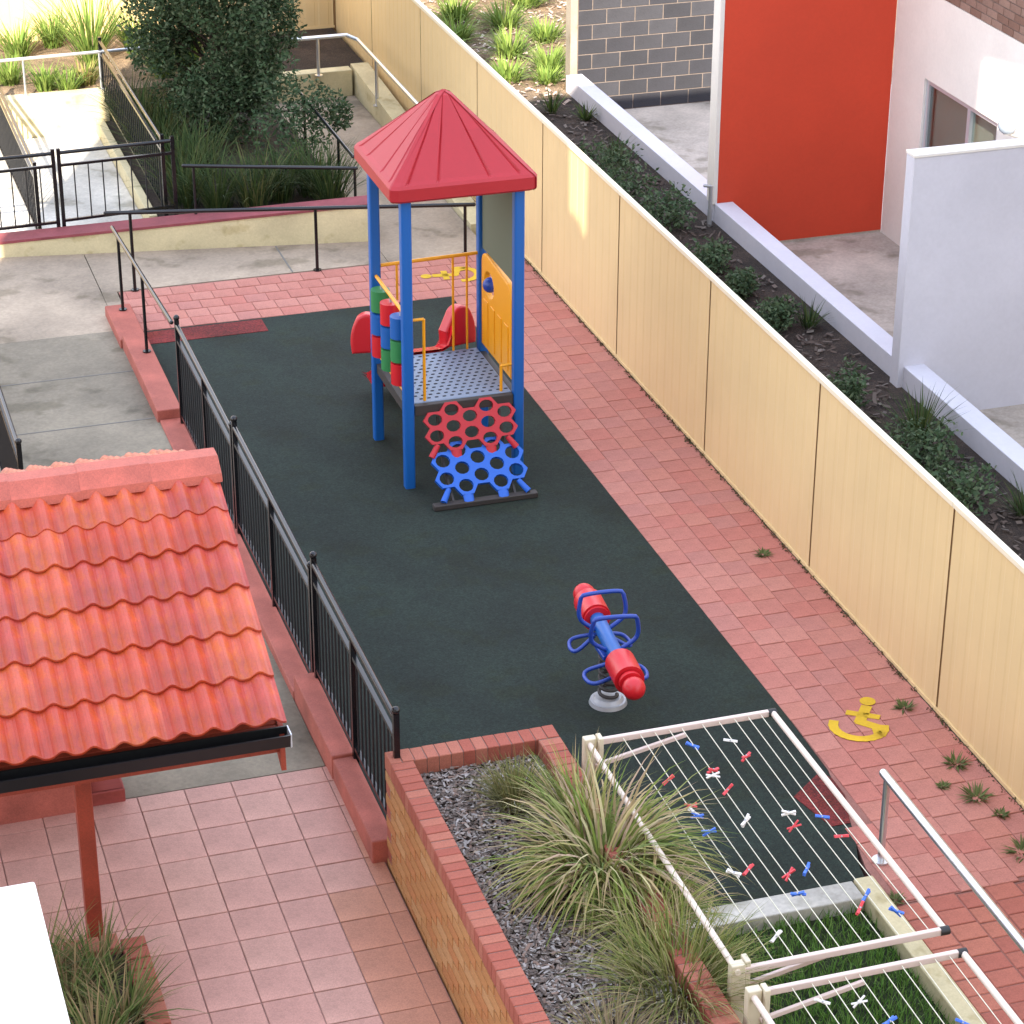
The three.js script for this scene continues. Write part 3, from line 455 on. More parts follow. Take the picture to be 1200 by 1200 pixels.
// ---------------------------------------------------------------- brick planter
{
  const t = thing('brick_planter', 'raised brick planter with red coping beside the courtyard', 'planter');
  const X0 = -4.45, X1 = -3.30, Z0 = 14.94, Z1 = 19.2, T = 0.97, B = 0.11;
  part('mortar_core', [box(X0 + 0.008, X0 + 0.112, B - 0.2, T - 0.13, Z0 + 0.008, Z1), box(X1 - 0.112, X1 - 0.008, -0.2, T - 0.13, Z0 + 0.008, Z1), box(X0 + 0.114, X1 - 0.114, -0.2, T - 0.13, Z0 + 0.008, Z0 + 0.112)], M.mortar, t);
  const side = (w) => { const g = chamfer(0.071, 0.10, w, 0.003); g.rotateZ(Math.PI / 2); return g; };  // outer face at x = 0 looking to -x
  const gL = side(0.223), gR = gL.clone().rotateY(Math.PI), nz = Math.floor((19.0 - Z0) / 0.24);
  for (let c = 0; c < 9; c++) for (let k = 0; k < nz; k++) { const y = T - 0.128 - 0.043 - c * 0.086; if (y < B - 0.02) continue; const z = Z0 + 0.12 + k * 0.24 + (c % 2) * 0.12; const o = part('brick', gL, pick(M.tanBrick), t); o.position.set(X0, y, z); if (z > 18.6) t.remove(o); }
  const gB = side(0.228); gB.rotateY(-Math.PI / 2); const gF = chamfer(0.228, 0.10, 0.076, 0.003); gF.rotateX(-Math.PI / 2);
  for (let c = 0; c < 10; c++) for (let k = 0; k < 5; k++) { const y = T - 0.128 - 0.043 - c * 0.086; const x = X0 + 0.12 + k * 0.24 - (c % 2) * 0.0; if (y < -0.02 || x > X1) continue; const o = part('brick', gF, pick(M.brick), t); o.position.set(x, y, Z0); }
  for (let c = 0; c < 10; c++) for (let k = 0; k < 6; k++) { const y = T - 0.128 - 0.043 - c * 0.086; const o = part('brick', gR, pick(M.brick), t); o.position.set(X1, y, Z0 + 0.24 + k * 0.24 + (c % 2) * 0.12); }
  // coping bricks on edge
  part('coping_mortar', [box(X0 + 0.004, X0 + 0.146, T - 0.128, T - 0.006, Z0 + 0.15, Z1), box(X1 - 0.146, X1 - 0.004, T - 0.128, T - 0.006, Z0 + 0.15, Z1), box(X0 + 0.004, X1 - 0.004, T - 0.128, T - 0.006, Z0 + 0.004, Z0 + 0.146)], M.mortarDark, t);
  const gc = chamfer(0.150, 0.12, 0.0775, 0.004), gcx = chamfer(0.0775, 0.12, 0.150, 0.004);
  for (let k = 0; k < 40; k++) { const z = Z0 + 0.155 + 0.043 + k * 0.0845; if (z > 18.3) break; const o = part('coping_brick', gc, pick(M.brick), t); o.position.set(X0 + 0.075, T + rr(-0.002, 0.002), z); if (z < 18.3) { const p = part('coping_brick', gc, pick(M.brick), t); p.position.set(X1 - 0.075, T + rr(-0.002, 0.002), z); } }
  for (let k = 0; k < 14; k++) { const o = part('coping_brick', gcx, pick(M.brick), t); o.position.set(X0 + 0.040 + k * 0.0822, T + rr(-0.002, 0.002), Z0 + 0.075); }
  part('soil', box(X0 + 0.115, X1 - 0.115, 0.3, T - 0.13, Z0 + 0.115, Z1), M.soil, t);
  const L = new Leaves(), pal = [[0.20, 0.155, 0.13], [0.12, 0.092, 0.076], [0.28, 0.24, 0.21], [0.22, 0.145, 0.11], [0.09, 0.068, 0.056], [0.33, 0.30, 0.28]];
  for (let i = 0; i < 15000; i++) { const p = V(rr(X0 + 0.16, X1 - 0.16), T - 0.13 + rr(0, 0.035), rr(Z0 + 0.16, 18.4)), a = rr(0, 6.283), l = rr(0.008, 0.026), w = rr(0.003, 0.009), e = V(Math.cos(a) * l, rr(-0.35, 0.35) * l, Math.sin(a) * l), f = V(-Math.sin(a) * w, rr(-0.4, 0.4) * w, Math.cos(a) * w); L.quad(p.clone().add(e).add(f), p.clone().add(e).sub(f), p.clone().sub(e).sub(f), p.clone().sub(e).add(f), tint(pal)); }
  const o = part(numbered('bark_mulch'), L.geo(), M.chip, scene); o.userData = { kind: 'stuff', label: 'grey brown bark mulch filling the brick planter', category: 'mulch' };
}
const straw = [...G.strap, ...G.strap, [0.44, 0.33, 0.18], [0.30, 0.30, 0.08], [0.48, 0.42, 0.22], [0.42, 0.33, 0.20], [0.40, 0.28, 0.19], [0.25, 0.27, 0.09], [0.17, 0.21, 0.05]];
tuft('grass_clump', 'largest arching straw and green grass clump in the brick planter', 'plant', -3.50, 0.84, 16.50, { n: 900, len: 0.80, lean: [0.15, 1.3], droop: [0.9, 2.7], w: 0.019, pal: straw, rad: 0.2 });
tuft('grass_clump', 'small dense round grass clump on the mulch near the planter corner', 'plant', -3.76, 0.84, 15.62, { n: 420, len: 0.36, lean: [0.02, 0.8], droop: [0.4, 1.4], w: 0.008, pal: [[0.14, 0.14, 0.04], [0.19, 0.18, 0.06], [0.24, 0.20, 0.08], [0.11, 0.12, 0.035]], rad: 0.12 });
tuft('grass_clump', 'upright green grass clump leaning over the planter wall by the clothesline post', 'plant', -3.46, 0.84, 15.95, { n: 240, len: 0.58, lean: [0.05, 0.75], droop: [0.3, 1.4], w: 0.011, pal: straw, rad: 0.12 });
tuft('grass_clump', 'fine yellow green grass clump behind the lawn end of the planter', 'plant', -3.47, 0.84, 17.70, { n: 700, len: 0.55, lean: [0.05, 1.0], droop: [0.4, 1.6], w: 0.009, pal: [[0.16, 0.19, 0.04], [0.22, 0.23, 0.06], [0.28, 0.26, 0.09], [0.12, 0.15, 0.035], [0.34, 0.28, 0.14]], rad: 0.26 });
tuft('grass_clump', 'dry tangled grass clump spilling over the planter wall towards the lawn', 'plant', -3.42, 0.84, 17.10, { n: 420, len: 0.5, lean: [0.1, 1.2], droop: [0.6, 2.2], w: 0.012, pal: straw, rad: 0.2 });
tuft('grass_clump', 'low dry grass clump on the mulch beside the planter coping', 'plant', -4.0, 0.84, 18.1, { n: 220, len: 0.35, lean: [0.1, 1.1], droop: [0.4, 1.5], w: 0.009, pal: [[0.32, 0.24, 0.15], [0.26, 0.2, 0.11], [0.2, 0.19, 0.07]], rad: 0.16 });
// ---------------------------------------------------------------- lawn, kerbs
solo('concrete_edging', rbox(-3.29, -1.52, -0.3, 0.012, 15.925, 16.13, 0.012), M.concreteWhite, 'white concrete edging between the rubber surface and the lawn', 'kerb');
{ const t = thing('path_kerb', 'cream weathered kerb between the lawn and the red paver path', 'kerb'); part('kerb_face', rbox(-1.515, -1.375, -0.4, 0.03, 15.93, 21, 0.012), M.cream, t); }
struct('lawn', box(-3.28, -1.52, -0.6, -0.09, 16.135, 21), bumpy(0x41522c, 1, soilT, 0.01), 'small green lawn under the clotheslines', 'lawn');
{
  const L = new Leaves(); for (let i = 0; i < 14000; i++) { const p = V(rr(-3.26, -1.53), -0.09, rr(16.14, 19.2)); L.blade(p, rr(0, 6.283), rr(0.05, 0.12), rr(0.05, 0.6), rr(0.2, 1.2), 0.008, tint(G.lawn), 2); }
  const o = part('grass_blades', L.geo(), M.leaf, scene); o.userData = { kind: 'stuff', label: 'short green grass of the lawn under the clotheslines', category: 'grass' };
}
// ---------------------------------------------------------------- clotheslines
function clothesline(label, z0, z1, y = 1.1) {
  const t = thing('clothesline', label, 'clothesline', 'cream fold down clotheslines over the lawn'), xl = -3.225, xr = -1.94;
  part('wall_bar', rod(V(xl, y + 0.01, z0 - 0.03), V(xl, y + 0.01, z1 + 0.03), 0.019, 10), M.lineFrame, t);
  part('front_bar', rod(V(xr, y, z0), V(xr, y, z1), 0.021, 10), M.lineFrame, t);
  for (const [z, s] of [[z0, 1], [z1, -1]]) {
    part('side_arm', beam(V(xl + 0.03, y, z), V(xr, y, z), 0.032, 0.046, 0.008), M.lineArm, t);
    part('strut', beam(V(xl + 0.04, y - 0.15, z + s * 0.045), V(xl + 0.66, y - 0.028, z + s * 0.045), 0.024, 0.032, 0.006), M.lineArm, t);
    part('corner_knob', new THREE.CylinderGeometry(0.027, 0.027, 0.055, 12).rotateZ(Math.PI / 2).translate(xr - 0.005, y, z), M.knob, t);
    const p = part('upright', rbox(xl - 0.035, xl + 0.05, -0.15, y + 0.05, z + s * 0.01 - 0.03, z + s * 0.01 + 0.03, 0.008), M.linePost, t);
    part('bracket', rbox(xl + 0.052, xl + 0.085, y - 0.2, y + 0.06, z + s * 0.03 - 0.04, z + s * 0.03 + 0.04, 0.006), M.linePost, p);
  }
  LX.forEach((x) => part('line', tube([V(x, y + 0.006, z0), V(x, y - 0.006, z0 * 0.7 + z1 * 0.3), V(x, y - 0.012, (z0 + z1) / 2), V(x, y - 0.006, z0 * 0.3 + z1 * 0.7), V(x, y + 0.006, z1)], 0.0032, 16, 5), M.cord, t));
}
const LX = [-2.99, -2.87, -2.77, -2.67, -2.585, -2.44, -2.325, -2.215, -2.12, -2.03];
clothesline('cream clothesline frame with most of the pegs, over the rubber edge', 15.43, 17.95);
clothesline('cream clothesline frame over the lawn, beside the kerb only', 18.17, 20.7);
{
  const pegs = { red: [[-2.88, 15.98], [-2.89, 16.31], [-2.57, 15.97], [-2.58, 16.22], [-2.3, 15.89], [-2.77, 17.04], [-2.61, 17.18], [-2.34, 16.7], [-2.12, 16.89], [-2.35, 17.62]], blue: [[-2.58, 15.67], [-2.84, 16.42], [-2.85, 16.61], [-2.43, 17.14], [-2.12, 16.67], [-2.6, 17.37], [-2.21, 17.49], [-2.14, 17.71], [-2.58, 18.6], [-2.2, 18.75]], white: [[-2.3, 15.68], [-2.57, 16.03], [-2.86, 16.37], [-2.6, 16.55], [-2.33, 16.56], [-2.85, 17.07], [-2.85, 17.7], [-2.9, 18.35], [-2.66, 18.4]] };
  const m = { red: M.pegRed, blue: M.pegBlue, white: M.pegWhite }, prong = rbox(-0.0055, 0.0055, -0.056, 0.03, -0.008, 0.008, 0.003);
  for (const k of Object.keys(pegs)) for (const [x, z] of pegs[k]) {
    const lx = LX.reduce((a, b) => (Math.abs(b - x) < Math.abs(a - x) ? b : a));
    const t = thing('clothes_peg', `small ${k} plastic peg clipped to a line of the ${z > 18 ? 'clothesline over the lawn' : 'clothesline over the rubber edge'}`, 'clothes peg', `${k} pegs on the ${z > 18 ? 'lawn' : 'rubber edge'} clothesline`);
    for (const s of [-1, 1]) { const o = part('prong', prong, m[k], t); o.position.x = s * 0.006; o.rotation.z = s * -0.30; }
    part('spring', new THREE.CylinderGeometry(0.005, 0.005, 0.024, 8).rotateZ(Math.PI / 2).translate(0, -0.012, 0), M.galv, t);
    t.position.set(lx, 1.100, z); t.rotation.set(rr(-1.2, 1.2), rr(-0.9, 0.9), pick([-1, 1]) * rr(0.9, 2.0)); t.scale.setScalar(1.08);
  }
}
// ---------------------------------------------------------------- yellow access symbols painted on the bricks
function accessSymbol(label, x, z, turn, k) {
  const g = [], seg = (pts, w) => { for (let i = 0; i + 1 < pts.length; i++) { const [ax, ay] = pts[i], [bx, by] = pts[i + 1], a = Math.atan2(by - ay, bx - ax), l = Math.hypot(bx - ax, by - ay); const b = new THREE.BoxGeometry(l + w * 0.5, 0.002, w); b.rotateY(-a); b.translate((ax + bx) / 2, i * 0.00004, (ay + by) / 2); g.push(b); } };
  const arc = []; for (let i = 0; i <= 12; i++) { const a = -0.25 + i / 12 * 3.5; arc.push([Math.cos(a) * 0.17 - 0.0, 0.12 + Math.sin(a) * 0.16]); }
  seg(arc, 0.065); seg([[0.02, -0.14], [0.0, 0.06], [0.12, 0.10], [0.15, 0.2]], 0.075); seg([[-0.09, -0.04], [0.11, -0.03]], 0.06);
  g.push(new THREE.CylinderGeometry(0.055, 0.055, 0.002, 16).translate(0.02, 0.0005, -0.22));
  const o = solo('access_symbol', g.map((q) => metric(q)), M.marking, label, 'marking'); o.position.set(x, 0.0045, z); o.rotation.y = turn; o.scale.setScalar(k); o.scale.y = 1;
}
accessSymbol('yellow wheelchair symbol painted on the bricks near the chrome handrail', -0.58, 14.02, -0.55, 1.1);
accessSymbol('yellow wheelchair symbol painted on the bricks behind the play tower', -0.95, 4.42, 1.5, 1.1);
// weeds growing in the path joints
[[-0.2, 14.81, 0.10, 'beside the fence near the wheelchair symbol'], [-0.26, 15.25, 0.12, 'between fence and chrome rail, the leafiest one'], [-0.27, 15.96, 0.13, 'against the fence next to the red pavers'], [-0.21, 13.99, 0.08, 'between the wheelchair symbol and the fence'], [-0.25, 11.38, 0.07, 'alone in the path midway along the fence'], [-0.42, 15.05, 0.05, 'tiny one in a joint beside the handrail end'], [-0.2, 15.5, 0.06, 'low one in the joint between two leafier weeds'], [-1.33, 16.2, 0.06, 'at the foot of the handrail by the kerb']].forEach(([x, z, r, w]) => tuft('weed', `green weed growing from the bricks ${w}`, 'weed', x, 0, z, { n: 60, len: r, lean: [0.6, 1.5], droop: [0.1, 0.6], w: 0.014, pal: [[0.09, 0.13, 0.035], [0.13, 0.16, 0.05], [0.17, 0.17, 0.07]], rad: r * 0.5, group: 'weeds in the brick path' }));
{
  const L = new Leaves();
  for (let i = 0; i < 520; i++) { const z = rr(4.2, 16.5), c = tint([[0.05, 0.05, 0.025], [0.10, 0.085, 0.04], [0.07, 0.085, 0.03], [0.13, 0.09, 0.05]]); for (let k = 0; k < 4; k++) L.leaf(V(-0.022 - Math.abs(rr(0, 0.03)), rr(0.0, 0.012), z + rr(-0.02, 0.02)), rr(0.01, 0.03), c); }
  const o = part('leaf_litter', L.geo(), M.leaf, scene); o.userData = { kind: 'stuff', label: 'moss and leaf litter caught along the foot of the cream fence', category: 'leaf litter' };
}
// ---------------------------------------------------------------- tiled shelter
{
  const t = thing('shelter', 'open shelter with terracotta tiled gable roof on red posts', 'shelter');
  const XR = -5.30, XL = -8.4, RY = 2.74, RZ = 14.05, EY = 1.90, EZ = 15.94, run = EZ - RZ, sl = Math.atan2(RY - EY, run), SL = Math.hypot(run, RY - EY);
  const wv = (u) => 0.052 * Math.pow(0.5 - 0.5 * Math.cos(u * Math.PI * 2), 1.35);
  const TW = 0.352, s = new THREE.Shape(), N = 20; for (let i = 0; i <= N; i++) { const u = i / N; s[i ? 'lineTo' : 'moveTo'](u * TW - TW / 2, wv(u * 2) + (i === 0 ? 0 : 0)); } for (let i = N; i >= 0; i--) { const u = i / N; s.lineTo(u * TW - TW / 2, wv(u * 2) - 0.016); }
  const tg = new THREE.ExtrudeGeometry(s, { depth: 0.45, bevelEnabled: true, bevelSize: 0.002, bevelThickness: 0.003, bevelSegments: 1 }); const tile = metric(tg);
  const rows = 6, gauge = (SL - 0.02) / rows;
  for (const dir of [1, -1]) for (let r = 0; r < rows; r++) for (let c = 0; c < 9; c++) {
    const x = XR - TW / 2 - c * (TW - 0.004), o = part('roof_tile', tile, pick(M.clay), t);
    const ds = SL - r * gauge - 0.45 + 0.02;                 // distance of the upper end from the ridge
    o.position.set(x, RY - Math.sin(sl) * ds + 0.035 + rr(0, 0.003), RZ + dir * Math.cos(sl) * ds); o.rotation.order = 'YXZ'; o.rotation.y = dir < 0 ? Math.PI : 0; o.rotation.x = sl - 0.072 + rr(-0.004, 0.004); o.rotation.z = rr(-0.004, 0.004);
    if (r === rows - 1) o.scale.z = (gauge + 0.04) / 0.45, o.position.set(x, RY - Math.sin(sl) * 0.05 + 0.03, RZ + dir * Math.cos(sl) * 0.05);
  }
  // ridge caps: angular caps overlapping along x
  const cs = new THREE.Shape(); [[-0.19, -0.075], [-0.17, -0.03], [-0.06, 0.045], [0.06, 0.045], [0.17, -0.03], [0.19, -0.075], [0.165, -0.08], [0.055, 0.02], [-0.055, 0.02], [-0.165, -0.08]].forEach(([a, b], i) => cs[i ? 'lineTo' : 'moveTo'](a, b));
  const cg = new THREE.ExtrudeGeometry(cs, { depth: 0.44, bevelEnabled: true, bevelSize: 0.004, bevelThickness: 0.006, bevelSegments: 1 }); cg.rotateY(Math.PI / 2); const cap = metric(cg);
  for (let k = 0; k < 7; k++) { const o = part('ridge_cap', cap, M.ridge, t); o.position.set(XR - 0.44 - k * 0.44 + 0.01, RY + 0.055 + (k % 2) * 0.006, RZ); }
  // frame
  for (const dir of [1, -1]) {
    const z = RZ + dir * (run + 0.0);
    const gs = new THREE.Shape(); gs.moveTo(0, 0); gs.lineTo(0.10, 0); gs.lineTo(0.115, 0.085); gs.lineTo(0.103, 0.085); gs.lineTo(0.09, 0.012); gs.lineTo(0.012, 0.012); gs.lineTo(0.012, 0.09); gs.lineTo(0, 0.09); gs.closePath();
    const gg = new THREE.ExtrudeGeometry(gs, { depth: XR - XL + 0.02, bevelEnabled: false }); gg.rotateY(-Math.PI / 2 * dir); gg.translate(dir > 0 ? XR + 0.01 : XL - 0.01, EY - 0.10, z + dir * -0.03);
    part('gutter', gg, M.gutter, t); part('gutter_end', rbox(XR + 0.011, XR + 0.02, EY - 0.1, EY - 0.01, z - 0.03 * dir + (dir > 0 ? 0 : -0.11), z - 0.03 * dir + (dir > 0 ? 0.11 : 0), 0.002), M.alu, t);
    part('fascia', rbox(XL, XR - 0.02, EY - 0.20, EY - 0.02, z - 0.06 * dir - 0.012, z - 0.06 * dir + 0.012, 0.003), M.fascia, t);
    part('barge_board', hexa([V(XR - 0.035, RY - 0.16, RZ), V(XR - 0.035, EY - 0.30, z), V(XR - 0.005, EY - 0.30, z), V(XR - 0.005, RY - 0.16, RZ)], [V(XR - 0.035, RY + 0.0, RZ), V(XR - 0.035, EY - 0.03, z - 0.02 * dir), V(XR - 0.005, EY - 0.03, z - 0.02 * dir), V(XR - 0.005, RY + 0.0, RZ)]), M.fascia, t);
  }
  part('roof_lining', [hexa([V(XL, RY - 0.06, RZ), V(XL, EY - 0.05, EZ - 0.08), V(XR - 0.04, EY - 0.05, EZ - 0.08), V(XR - 0.04, RY - 0.06, RZ)], [V(XL, RY - 0.02, RZ), V(XL, EY - 0.015, EZ - 0.08), V(XR - 0.04, EY - 0.015, EZ - 0.08), V(XR - 0.04, RY - 0.02, RZ)]), hexa([V(XL, EY - 0.05, 2 * RZ - EZ + 0.08), V(XL, RY - 0.06, RZ - 0.001), V(XR - 0.04, RY - 0.06, RZ - 0.001), V(XR - 0.04, EY - 0.05, 2 * RZ - EZ + 0.08)], [V(XL, EY - 0.015, 2 * RZ - EZ + 0.08), V(XL, RY - 0.02, RZ - 0.001), V(XR - 0.04, RY - 0.02, RZ - 0.001), V(XR - 0.04, EY - 0.015, 2 * RZ - EZ + 0.08)])], M.fascia, t);
  for (const [x, z] of [[-6.44, 15.28], [-8.1, 15.28], [-8.1, 12.75], [-6.44, 12.75]]) part('post', rbox(x - 0.05, x + 0.05, 0.08, 2.02, z - 0.05, z + 0.05, 0.008), M.fascia, t);
  for (const z of [15.28, 12.75]) part('plate_beam', rbox(XL + 0.1, XR - 0.05, 2.02, 2.13, z - 0.045, z + 0.045, 0.006), M.fascia, t);
}
{
  const t = thing('gate_pier', 'squat dark red pier with flared base beside the low pink wall', 'pier');
  part('pier_base', rbox(-6.27, -5.98, 0.05, 0.22, 13.40, 13.70, 0.012), bumpy(0xa0473f, 0.75, wornT, 0.0015), t);
  const g = new THREE.CylinderGeometry(0.10, 0.19, 0.16, 4, 1); g.rotateY(Math.PI / 4); g.translate(-6.125, 0.305, 13.55); part('pier_flare', metric(g.toNonIndexed()), bumpy(0xa0473f, 0.75, wornT, 0.0015), t);
  part('pier_shaft', rbox(-6.205, -6.045, 0.38, 0.95, 13.47, 13.63, 0.01), bumpy(0xa0473f, 0.75, wornT, 0.0015), t);
}
// small planter beside the shelter post
{
  const t = thing('small_planter', 'low brick edged planter at the foot of the shelter post', 'planter');
  part('soil', box(-7.05, -6.31, 0.05, 0.22, 15.56, 18.2), M.soil, t);
  const g = chamfer(0.15, 0.17, 0.105, 0.005), gx = chamfer(0.105, 0.17, 0.15, 0.005);
  for (let k = 0; k < 22; k++) { const o = part('edge_brick', g, pick(M.brick), t); o.position.set(-6.235, 0.27 + rr(-0.003, 0.003), 15.53 + k * 0.115); }
  for (let k = 0; k < 7; k++) { const o = part('edge_brick', gx, pick(M.brick), t); o.position.set(-6.375 - k * 0.115, 0.27 + rr(-0.003, 0.003), 15.48); }
  [[-6.5, 15.8, 'beside the shelter post'], [-6.72, 16.0, 'between post and white roof'], [-6.42, 16.25, 'against the edging bricks'], [-6.62, 16.5, 'spreading under the white roof edge'], [-6.85, 15.75, 'tallest, behind the white roof corner']].forEach(([x, z, w], i) => tuft('planter_grass', `green and straw strappy plant in the small planter, ${w}`, 'plant', x, 0.2, z, { n: 150, len: i === 4 ? 0.6 : 0.5, lean: [0.05, 0.9], droop: [0.2, 1.4], w: 0.013, pal: [[0.08, 0.12, 0.03], [0.12, 0.16, 0.04], [0.2, 0.19, 0.07], [0.28, 0.2, 0.1]], rad: 0.1, group: 'plants in the small planter' }));
}
// white flat roofed wing below the camera's balcony
{
  const t = thing('white_wing', 'bright white flat roof corner of the wing below the balcony', 'building');
  part('wall_body', box(-12, -7.15, -0.2, 3.38, 19.45, 29.6), M.whiteEdge, t); part('roof_slab', rbox(-12.05, -7.12, 3.381, 3.5, 19.42, 29.6, 0.012), mat(0xf2f0ec, 0.7), t);
}
// ---------------------------------------------------------------- neighbouring property beyond the fence
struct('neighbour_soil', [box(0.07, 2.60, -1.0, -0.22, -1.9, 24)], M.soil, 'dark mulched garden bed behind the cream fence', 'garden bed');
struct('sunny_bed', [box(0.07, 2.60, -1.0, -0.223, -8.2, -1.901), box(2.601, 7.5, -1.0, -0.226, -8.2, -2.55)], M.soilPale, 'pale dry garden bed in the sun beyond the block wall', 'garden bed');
struct('neighbour_patio', box(2.85, 9, -1.0, -0.58, -2.3, 24), M.patio, 'pale concrete patio beside the orange wall', 'patio');
{ // sunny stones and mulch
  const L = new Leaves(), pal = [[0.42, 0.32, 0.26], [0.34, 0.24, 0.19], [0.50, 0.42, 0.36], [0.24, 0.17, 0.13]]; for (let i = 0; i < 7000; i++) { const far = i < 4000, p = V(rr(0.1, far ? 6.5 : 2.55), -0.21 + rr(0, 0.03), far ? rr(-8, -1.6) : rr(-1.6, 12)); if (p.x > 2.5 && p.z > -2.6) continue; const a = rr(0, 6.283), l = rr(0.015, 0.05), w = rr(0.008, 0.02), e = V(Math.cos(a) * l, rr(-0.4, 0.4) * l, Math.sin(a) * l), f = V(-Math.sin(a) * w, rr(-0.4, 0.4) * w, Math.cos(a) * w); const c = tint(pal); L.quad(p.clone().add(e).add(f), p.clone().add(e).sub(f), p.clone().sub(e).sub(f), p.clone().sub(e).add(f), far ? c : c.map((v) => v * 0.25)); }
  const o = part(numbered('bark_mulch'), L.geo(), M.chip, scene); o.userData = { kind: 'stuff', label: 'loose bark mulch on the neighbouring garden bed', category: 'mulch' };
}
{
  const t = thing('retaining_kerb', 'white painted retaining kerb between the garden bed and patio', 'kerb');
  for (const [a, b, top] of [[-2.2, 3.10, 0.0], [3.12, 8.05, 0.0], [8.07, 16, 0.0]]) part('kerb_length', rbox(2.605, 2.83, -0.9, top, a, b, 0.01), M.white, t);
}
{ // dark block wall, facing the camera
  const t = thing('block_wall', 'dark grey concrete block wall with pale joints behind the patio', 'wall');
  const X0 = 2.80, Z = -2.31, BW = 0.40, BH = 0.20; part('mortar', box(X0 + 0.004, 5.9, -1.0, 3.4, Z - 0.19, Z - 0.008), M.mortarDark, t);
  part('end_post', rbox(X0 - 0.10, X0, -0.9, 3.4, Z - 0.2, Z + 0.002, 0.008), bumpy(0xa59c8c, 0.85, wornT, 0.001), t);
  const g = chamfer(0.386, 0.05, 0.187, 0.003); g.rotateX(Math.PI / 2); const gh = chamfer(0.186, 0.05, 0.187, 0.003); gh.rotateX(Math.PI / 2);
  for (let r = 0; r < 12; r++) { const y = -0.58 + 0.1 + r * BH; for (let c = 0; c < 8; c++) { const half = r % 2 && c === 0, x = r % 2 ? (c === 0 ? X0 + 0.105 : X0 + 0.005 + 0.2 + (c - 0.5) * BW) : X0 + 0.205 + c * BW; const o = part('block', half ? gh : g, pick(M.block), t); o.position.set(x, y, Z); } }
}
{
  const t = thing('orange_wall', 'tall bright orange rendered wall with white edge on the patio', 'wall');
  part('wall_face', box(2.64, 4.735, -0.55, 4.2, 2.92, 3.11), M.orange, t); part('white_edge', rbox(2.585, 2.638, -0.02, 4.2, 2.915, 3.115, 0.006), M.whiteEdge, t); part('skirting', box(2.84, 4.735, -0.60, -0.551, 2.93, 3.105), M.patio, t);
  const p = solo('downpipe', [rod(V(2.50, -0.02, 3.24), V(2.50, 0.26, 3.24), 0.022, 10), rod(V(2.50, 0.255, 3.24), V(2.42, 0.265, 3.22), 0.018, 10), rod(V(2.50, -0.22, 3.24), V(2.50, -0.02, 3.24), 0.028, 10)], M.galv, 'short grey pipe standing at the end of the orange wall', 'pipe');
  solo('floor_drain', new THREE.CylinderGeometry(0.06, 0.06, 0.008, 20).translate(4.15, -0.575, 0.05), M.hole, 'small dark round drain in the patio by the block wall', 'drain');
}
{ // white building with window and brown brick above, facing -x
  const t = thing('white_house', 'white rendered house with sliding window and brown brick upper wall', 'building');
  const X = 4.74, W0 = 3.92, W1 = 5.66, WH = 1.52, WB = -0.5;
  part('wall', [box(X, X + 0.2, -0.62, 2.48, 3.112, W0), box(X, X + 0.2, WH, 2.48, W0 + 0.001, W1), box(X, X + 0.2, -0.62, 2.48, W1 + 0.001, 14), box(X, X + 0.2, -0.62, WB, W0 + 0.001, W1)], M.whiteEdge, t);
  const w = part('window_frame', [box(X + 0.03, X + 0.09, WB, WH, W0 + 0.002, W0 + 0.07), box(X + 0.03, X + 0.09, WB, WH, W1 - 0.07, W1 - 0.002), box(X + 0.03, X + 0.09, WH - 0.06, WH - 0.001, W0 + 0.07, W1 - 0.07), box(X + 0.03, X + 0.09, WB + 0.001, WB + 0.07, W0 + 0.07, W1 - 0.07), box(X + 0.025, X + 0.085, WB + 0.07, WH - 0.06, 4.93, 5.0)], M.alu, t);
  part('pane', box(X + 0.055, X + 0.062, WB + 0.07, WH - 0.06, W0 + 0.07, 4.93), M.glass, w); part('pane', box(X + 0.06, X + 0.067, WB + 0.07, WH - 0.06, 5.0, W1 - 0.07), M.glass, w);
  part('curtain', box(X + 0.13, X + 0.15, WB, WH, W0 + 0.02, W1 - 0.02), M.curtain, t);
  part('brick_mortar', box(X + 0.012, X + 0.2, 2.481, 4.6, 3.112, 14), M.mortarDark, t);
  const g = chamfer(0.077, 0.06, 0.230, 0.003); g.rotateZ(Math.PI / 2);
  for (let r = 0; r < 12; r++) for (let k = 0; k < 22; k++) { const o = part('brick', g, pick(M.brown), t); o.position.set(X, 2.525 + r * 0.087, 4.0 + k * 0.241 + (r % 2) * 0.12); }
  part('room_back', box(X + 0.6, X + 0.7, -0.62, 2.48, 3.3, 14), M.curtain, t);
}
{ const l = thing('globe_lamp', 'round pale globe lamp on the white house wall', 'lamp'); part('globe', new THREE.SphereGeometry(0.10, 20, 14).translate(4.60, 1.66, 6.12), M.globe, l); part('bracket', [rod(V(4.60, 1.57, 6.12), V(4.735, 1.52, 6.12), 0.018, 8), rod(V(4.60, 1.56, 6.12), V(4.60, 1.60, 6.12), 0.04, 10)], M.galv, l); }
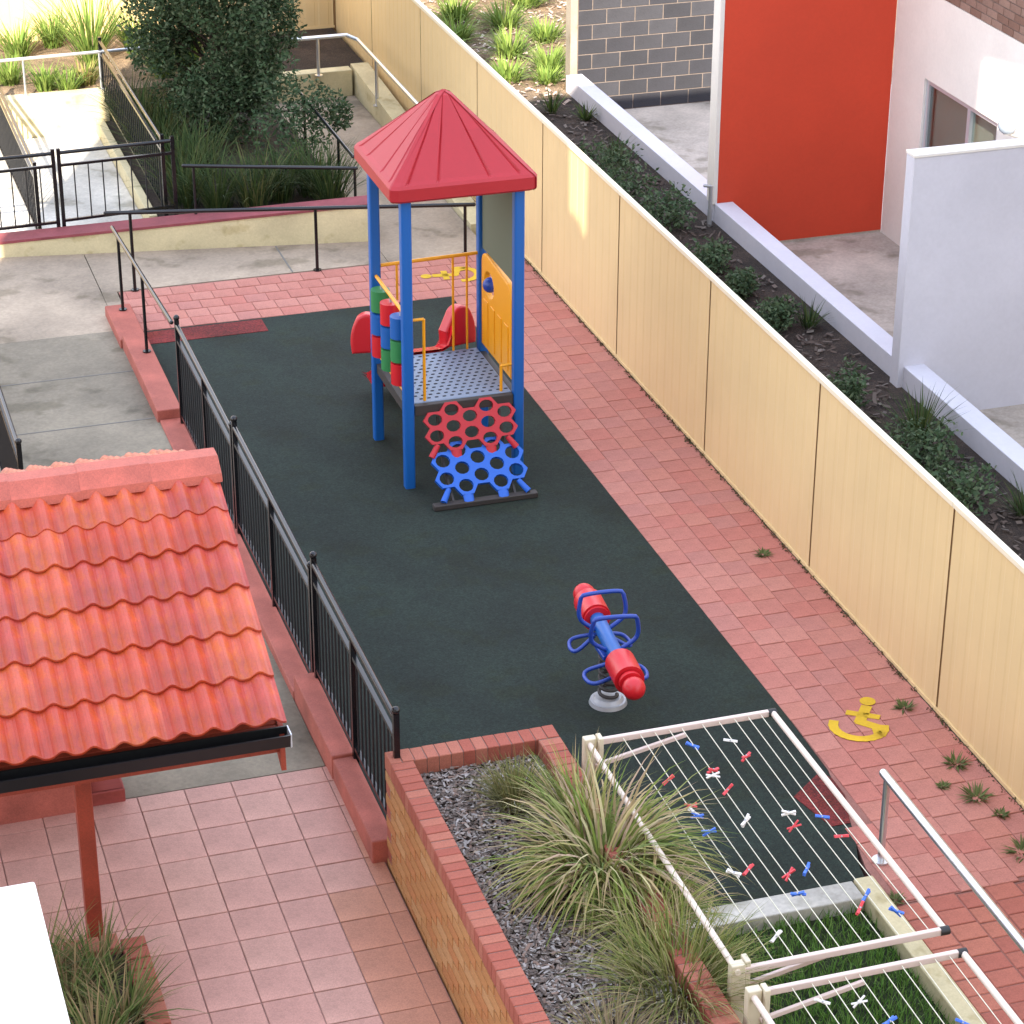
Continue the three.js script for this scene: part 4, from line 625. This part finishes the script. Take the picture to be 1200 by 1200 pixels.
{ const t = thing('dividing_wall', 'white rendered dividing wall standing across the neighbouring patio', 'wall'); part('wall_body', rbox(2.545, 4.735, -0.9, 2.13, 7.93, 8.10, 0.01), M.white, t); part('wall_cap', rbox(2.54, 4.735, 2.131, 2.16, 7.92, 8.11, 0.005), M.whiteEdge, t); }
// neighbouring plants
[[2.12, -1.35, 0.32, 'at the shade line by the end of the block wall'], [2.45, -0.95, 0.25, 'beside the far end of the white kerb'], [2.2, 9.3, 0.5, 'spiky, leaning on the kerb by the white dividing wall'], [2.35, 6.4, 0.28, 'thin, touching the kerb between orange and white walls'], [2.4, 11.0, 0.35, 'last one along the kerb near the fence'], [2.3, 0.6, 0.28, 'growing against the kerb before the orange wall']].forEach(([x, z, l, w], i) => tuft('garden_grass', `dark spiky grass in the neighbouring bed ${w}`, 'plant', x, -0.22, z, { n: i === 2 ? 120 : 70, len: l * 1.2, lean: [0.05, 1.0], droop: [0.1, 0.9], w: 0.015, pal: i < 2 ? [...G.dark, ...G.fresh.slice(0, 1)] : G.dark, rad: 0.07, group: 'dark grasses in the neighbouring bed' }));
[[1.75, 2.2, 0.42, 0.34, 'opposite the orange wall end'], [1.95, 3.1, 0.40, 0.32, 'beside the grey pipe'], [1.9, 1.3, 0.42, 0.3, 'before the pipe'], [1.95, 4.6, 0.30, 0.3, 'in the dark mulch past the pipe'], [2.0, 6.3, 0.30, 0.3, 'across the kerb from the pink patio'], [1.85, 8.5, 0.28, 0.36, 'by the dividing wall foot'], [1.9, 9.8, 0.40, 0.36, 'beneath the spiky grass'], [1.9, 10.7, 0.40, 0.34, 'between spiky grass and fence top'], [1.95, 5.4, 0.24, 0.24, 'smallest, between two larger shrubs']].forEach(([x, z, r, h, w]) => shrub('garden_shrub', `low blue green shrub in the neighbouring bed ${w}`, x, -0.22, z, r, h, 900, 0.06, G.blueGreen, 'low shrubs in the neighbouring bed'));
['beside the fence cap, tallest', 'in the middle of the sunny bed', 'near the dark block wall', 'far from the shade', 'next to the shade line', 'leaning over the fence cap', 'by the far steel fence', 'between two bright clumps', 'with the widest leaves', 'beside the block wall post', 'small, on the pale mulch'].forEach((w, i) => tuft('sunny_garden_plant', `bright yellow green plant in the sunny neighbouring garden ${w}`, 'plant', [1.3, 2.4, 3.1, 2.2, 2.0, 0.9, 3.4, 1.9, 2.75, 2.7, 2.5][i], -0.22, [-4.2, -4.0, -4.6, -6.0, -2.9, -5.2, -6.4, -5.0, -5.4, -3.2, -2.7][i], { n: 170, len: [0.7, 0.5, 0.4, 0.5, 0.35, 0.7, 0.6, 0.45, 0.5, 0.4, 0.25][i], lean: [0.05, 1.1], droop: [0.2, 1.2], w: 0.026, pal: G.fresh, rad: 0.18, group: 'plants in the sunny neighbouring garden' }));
// ---------------------------------------------------------------- the apartment block behind the camera that shades the yard
{
  const t = thing('apartment_block', 'tall apartment block behind the camera whose shadow covers the yard', 'building');
  const Z = 30.2, back = (x, y, z) => { const k = (Z - z) / SUN.z; return [x + SUN.x * k, y + SUN.y * k]; };
  const left = back(-3.82, 0, -1.2)[0], mid = back(1.25, 0, -2.0)[0], hR = back(2.2, -0.2, -2.0)[1], hT = back(-2.5, 3.2, -1.5)[1];
  const s = new THREE.Shape(); s.moveTo(left, -0.5); s.lineTo(-1, -0.5); s.lineTo(-1, hR); s.lineTo(mid, hR); s.lineTo(mid, hT); s.lineTo(left, hT); s.closePath();
  const slot = (pts) => { const h = new THREE.Path(); pts.map((p) => back(...p)).forEach(([x, y], i) => (i ? h.lineTo(x, y) : h.moveTo(x, y))); h.closePath(); s.holes.push(h); };
  slot([[0, 1.80, 5.47], [0, 1.78, 6.10], [0, 0.86, 6.08], [0, 1.02, 5.78], [0, 1.04, 5.50]]);          // gap that lights a patch of the fence
  slot([[4.74, 2.10, 5.15], [4.74, 2.34, 6.9], [4.74, 1.0, 6.9], [4.74, 1.0, 5.10]]);                    // gap that lights the white house
  const g = new THREE.ExtrudeGeometry(s, { depth: 0.08, bevelEnabled: false }); g.translate(0, 0, Z);
  part('front_wall', metric(g), M.cream, t); part('floors', box(left + 0.5, -1.5, -0.5, 15.5, Z + 0.4, Z + 10), M.cream, t);
}
renderer.render(scene, camera);
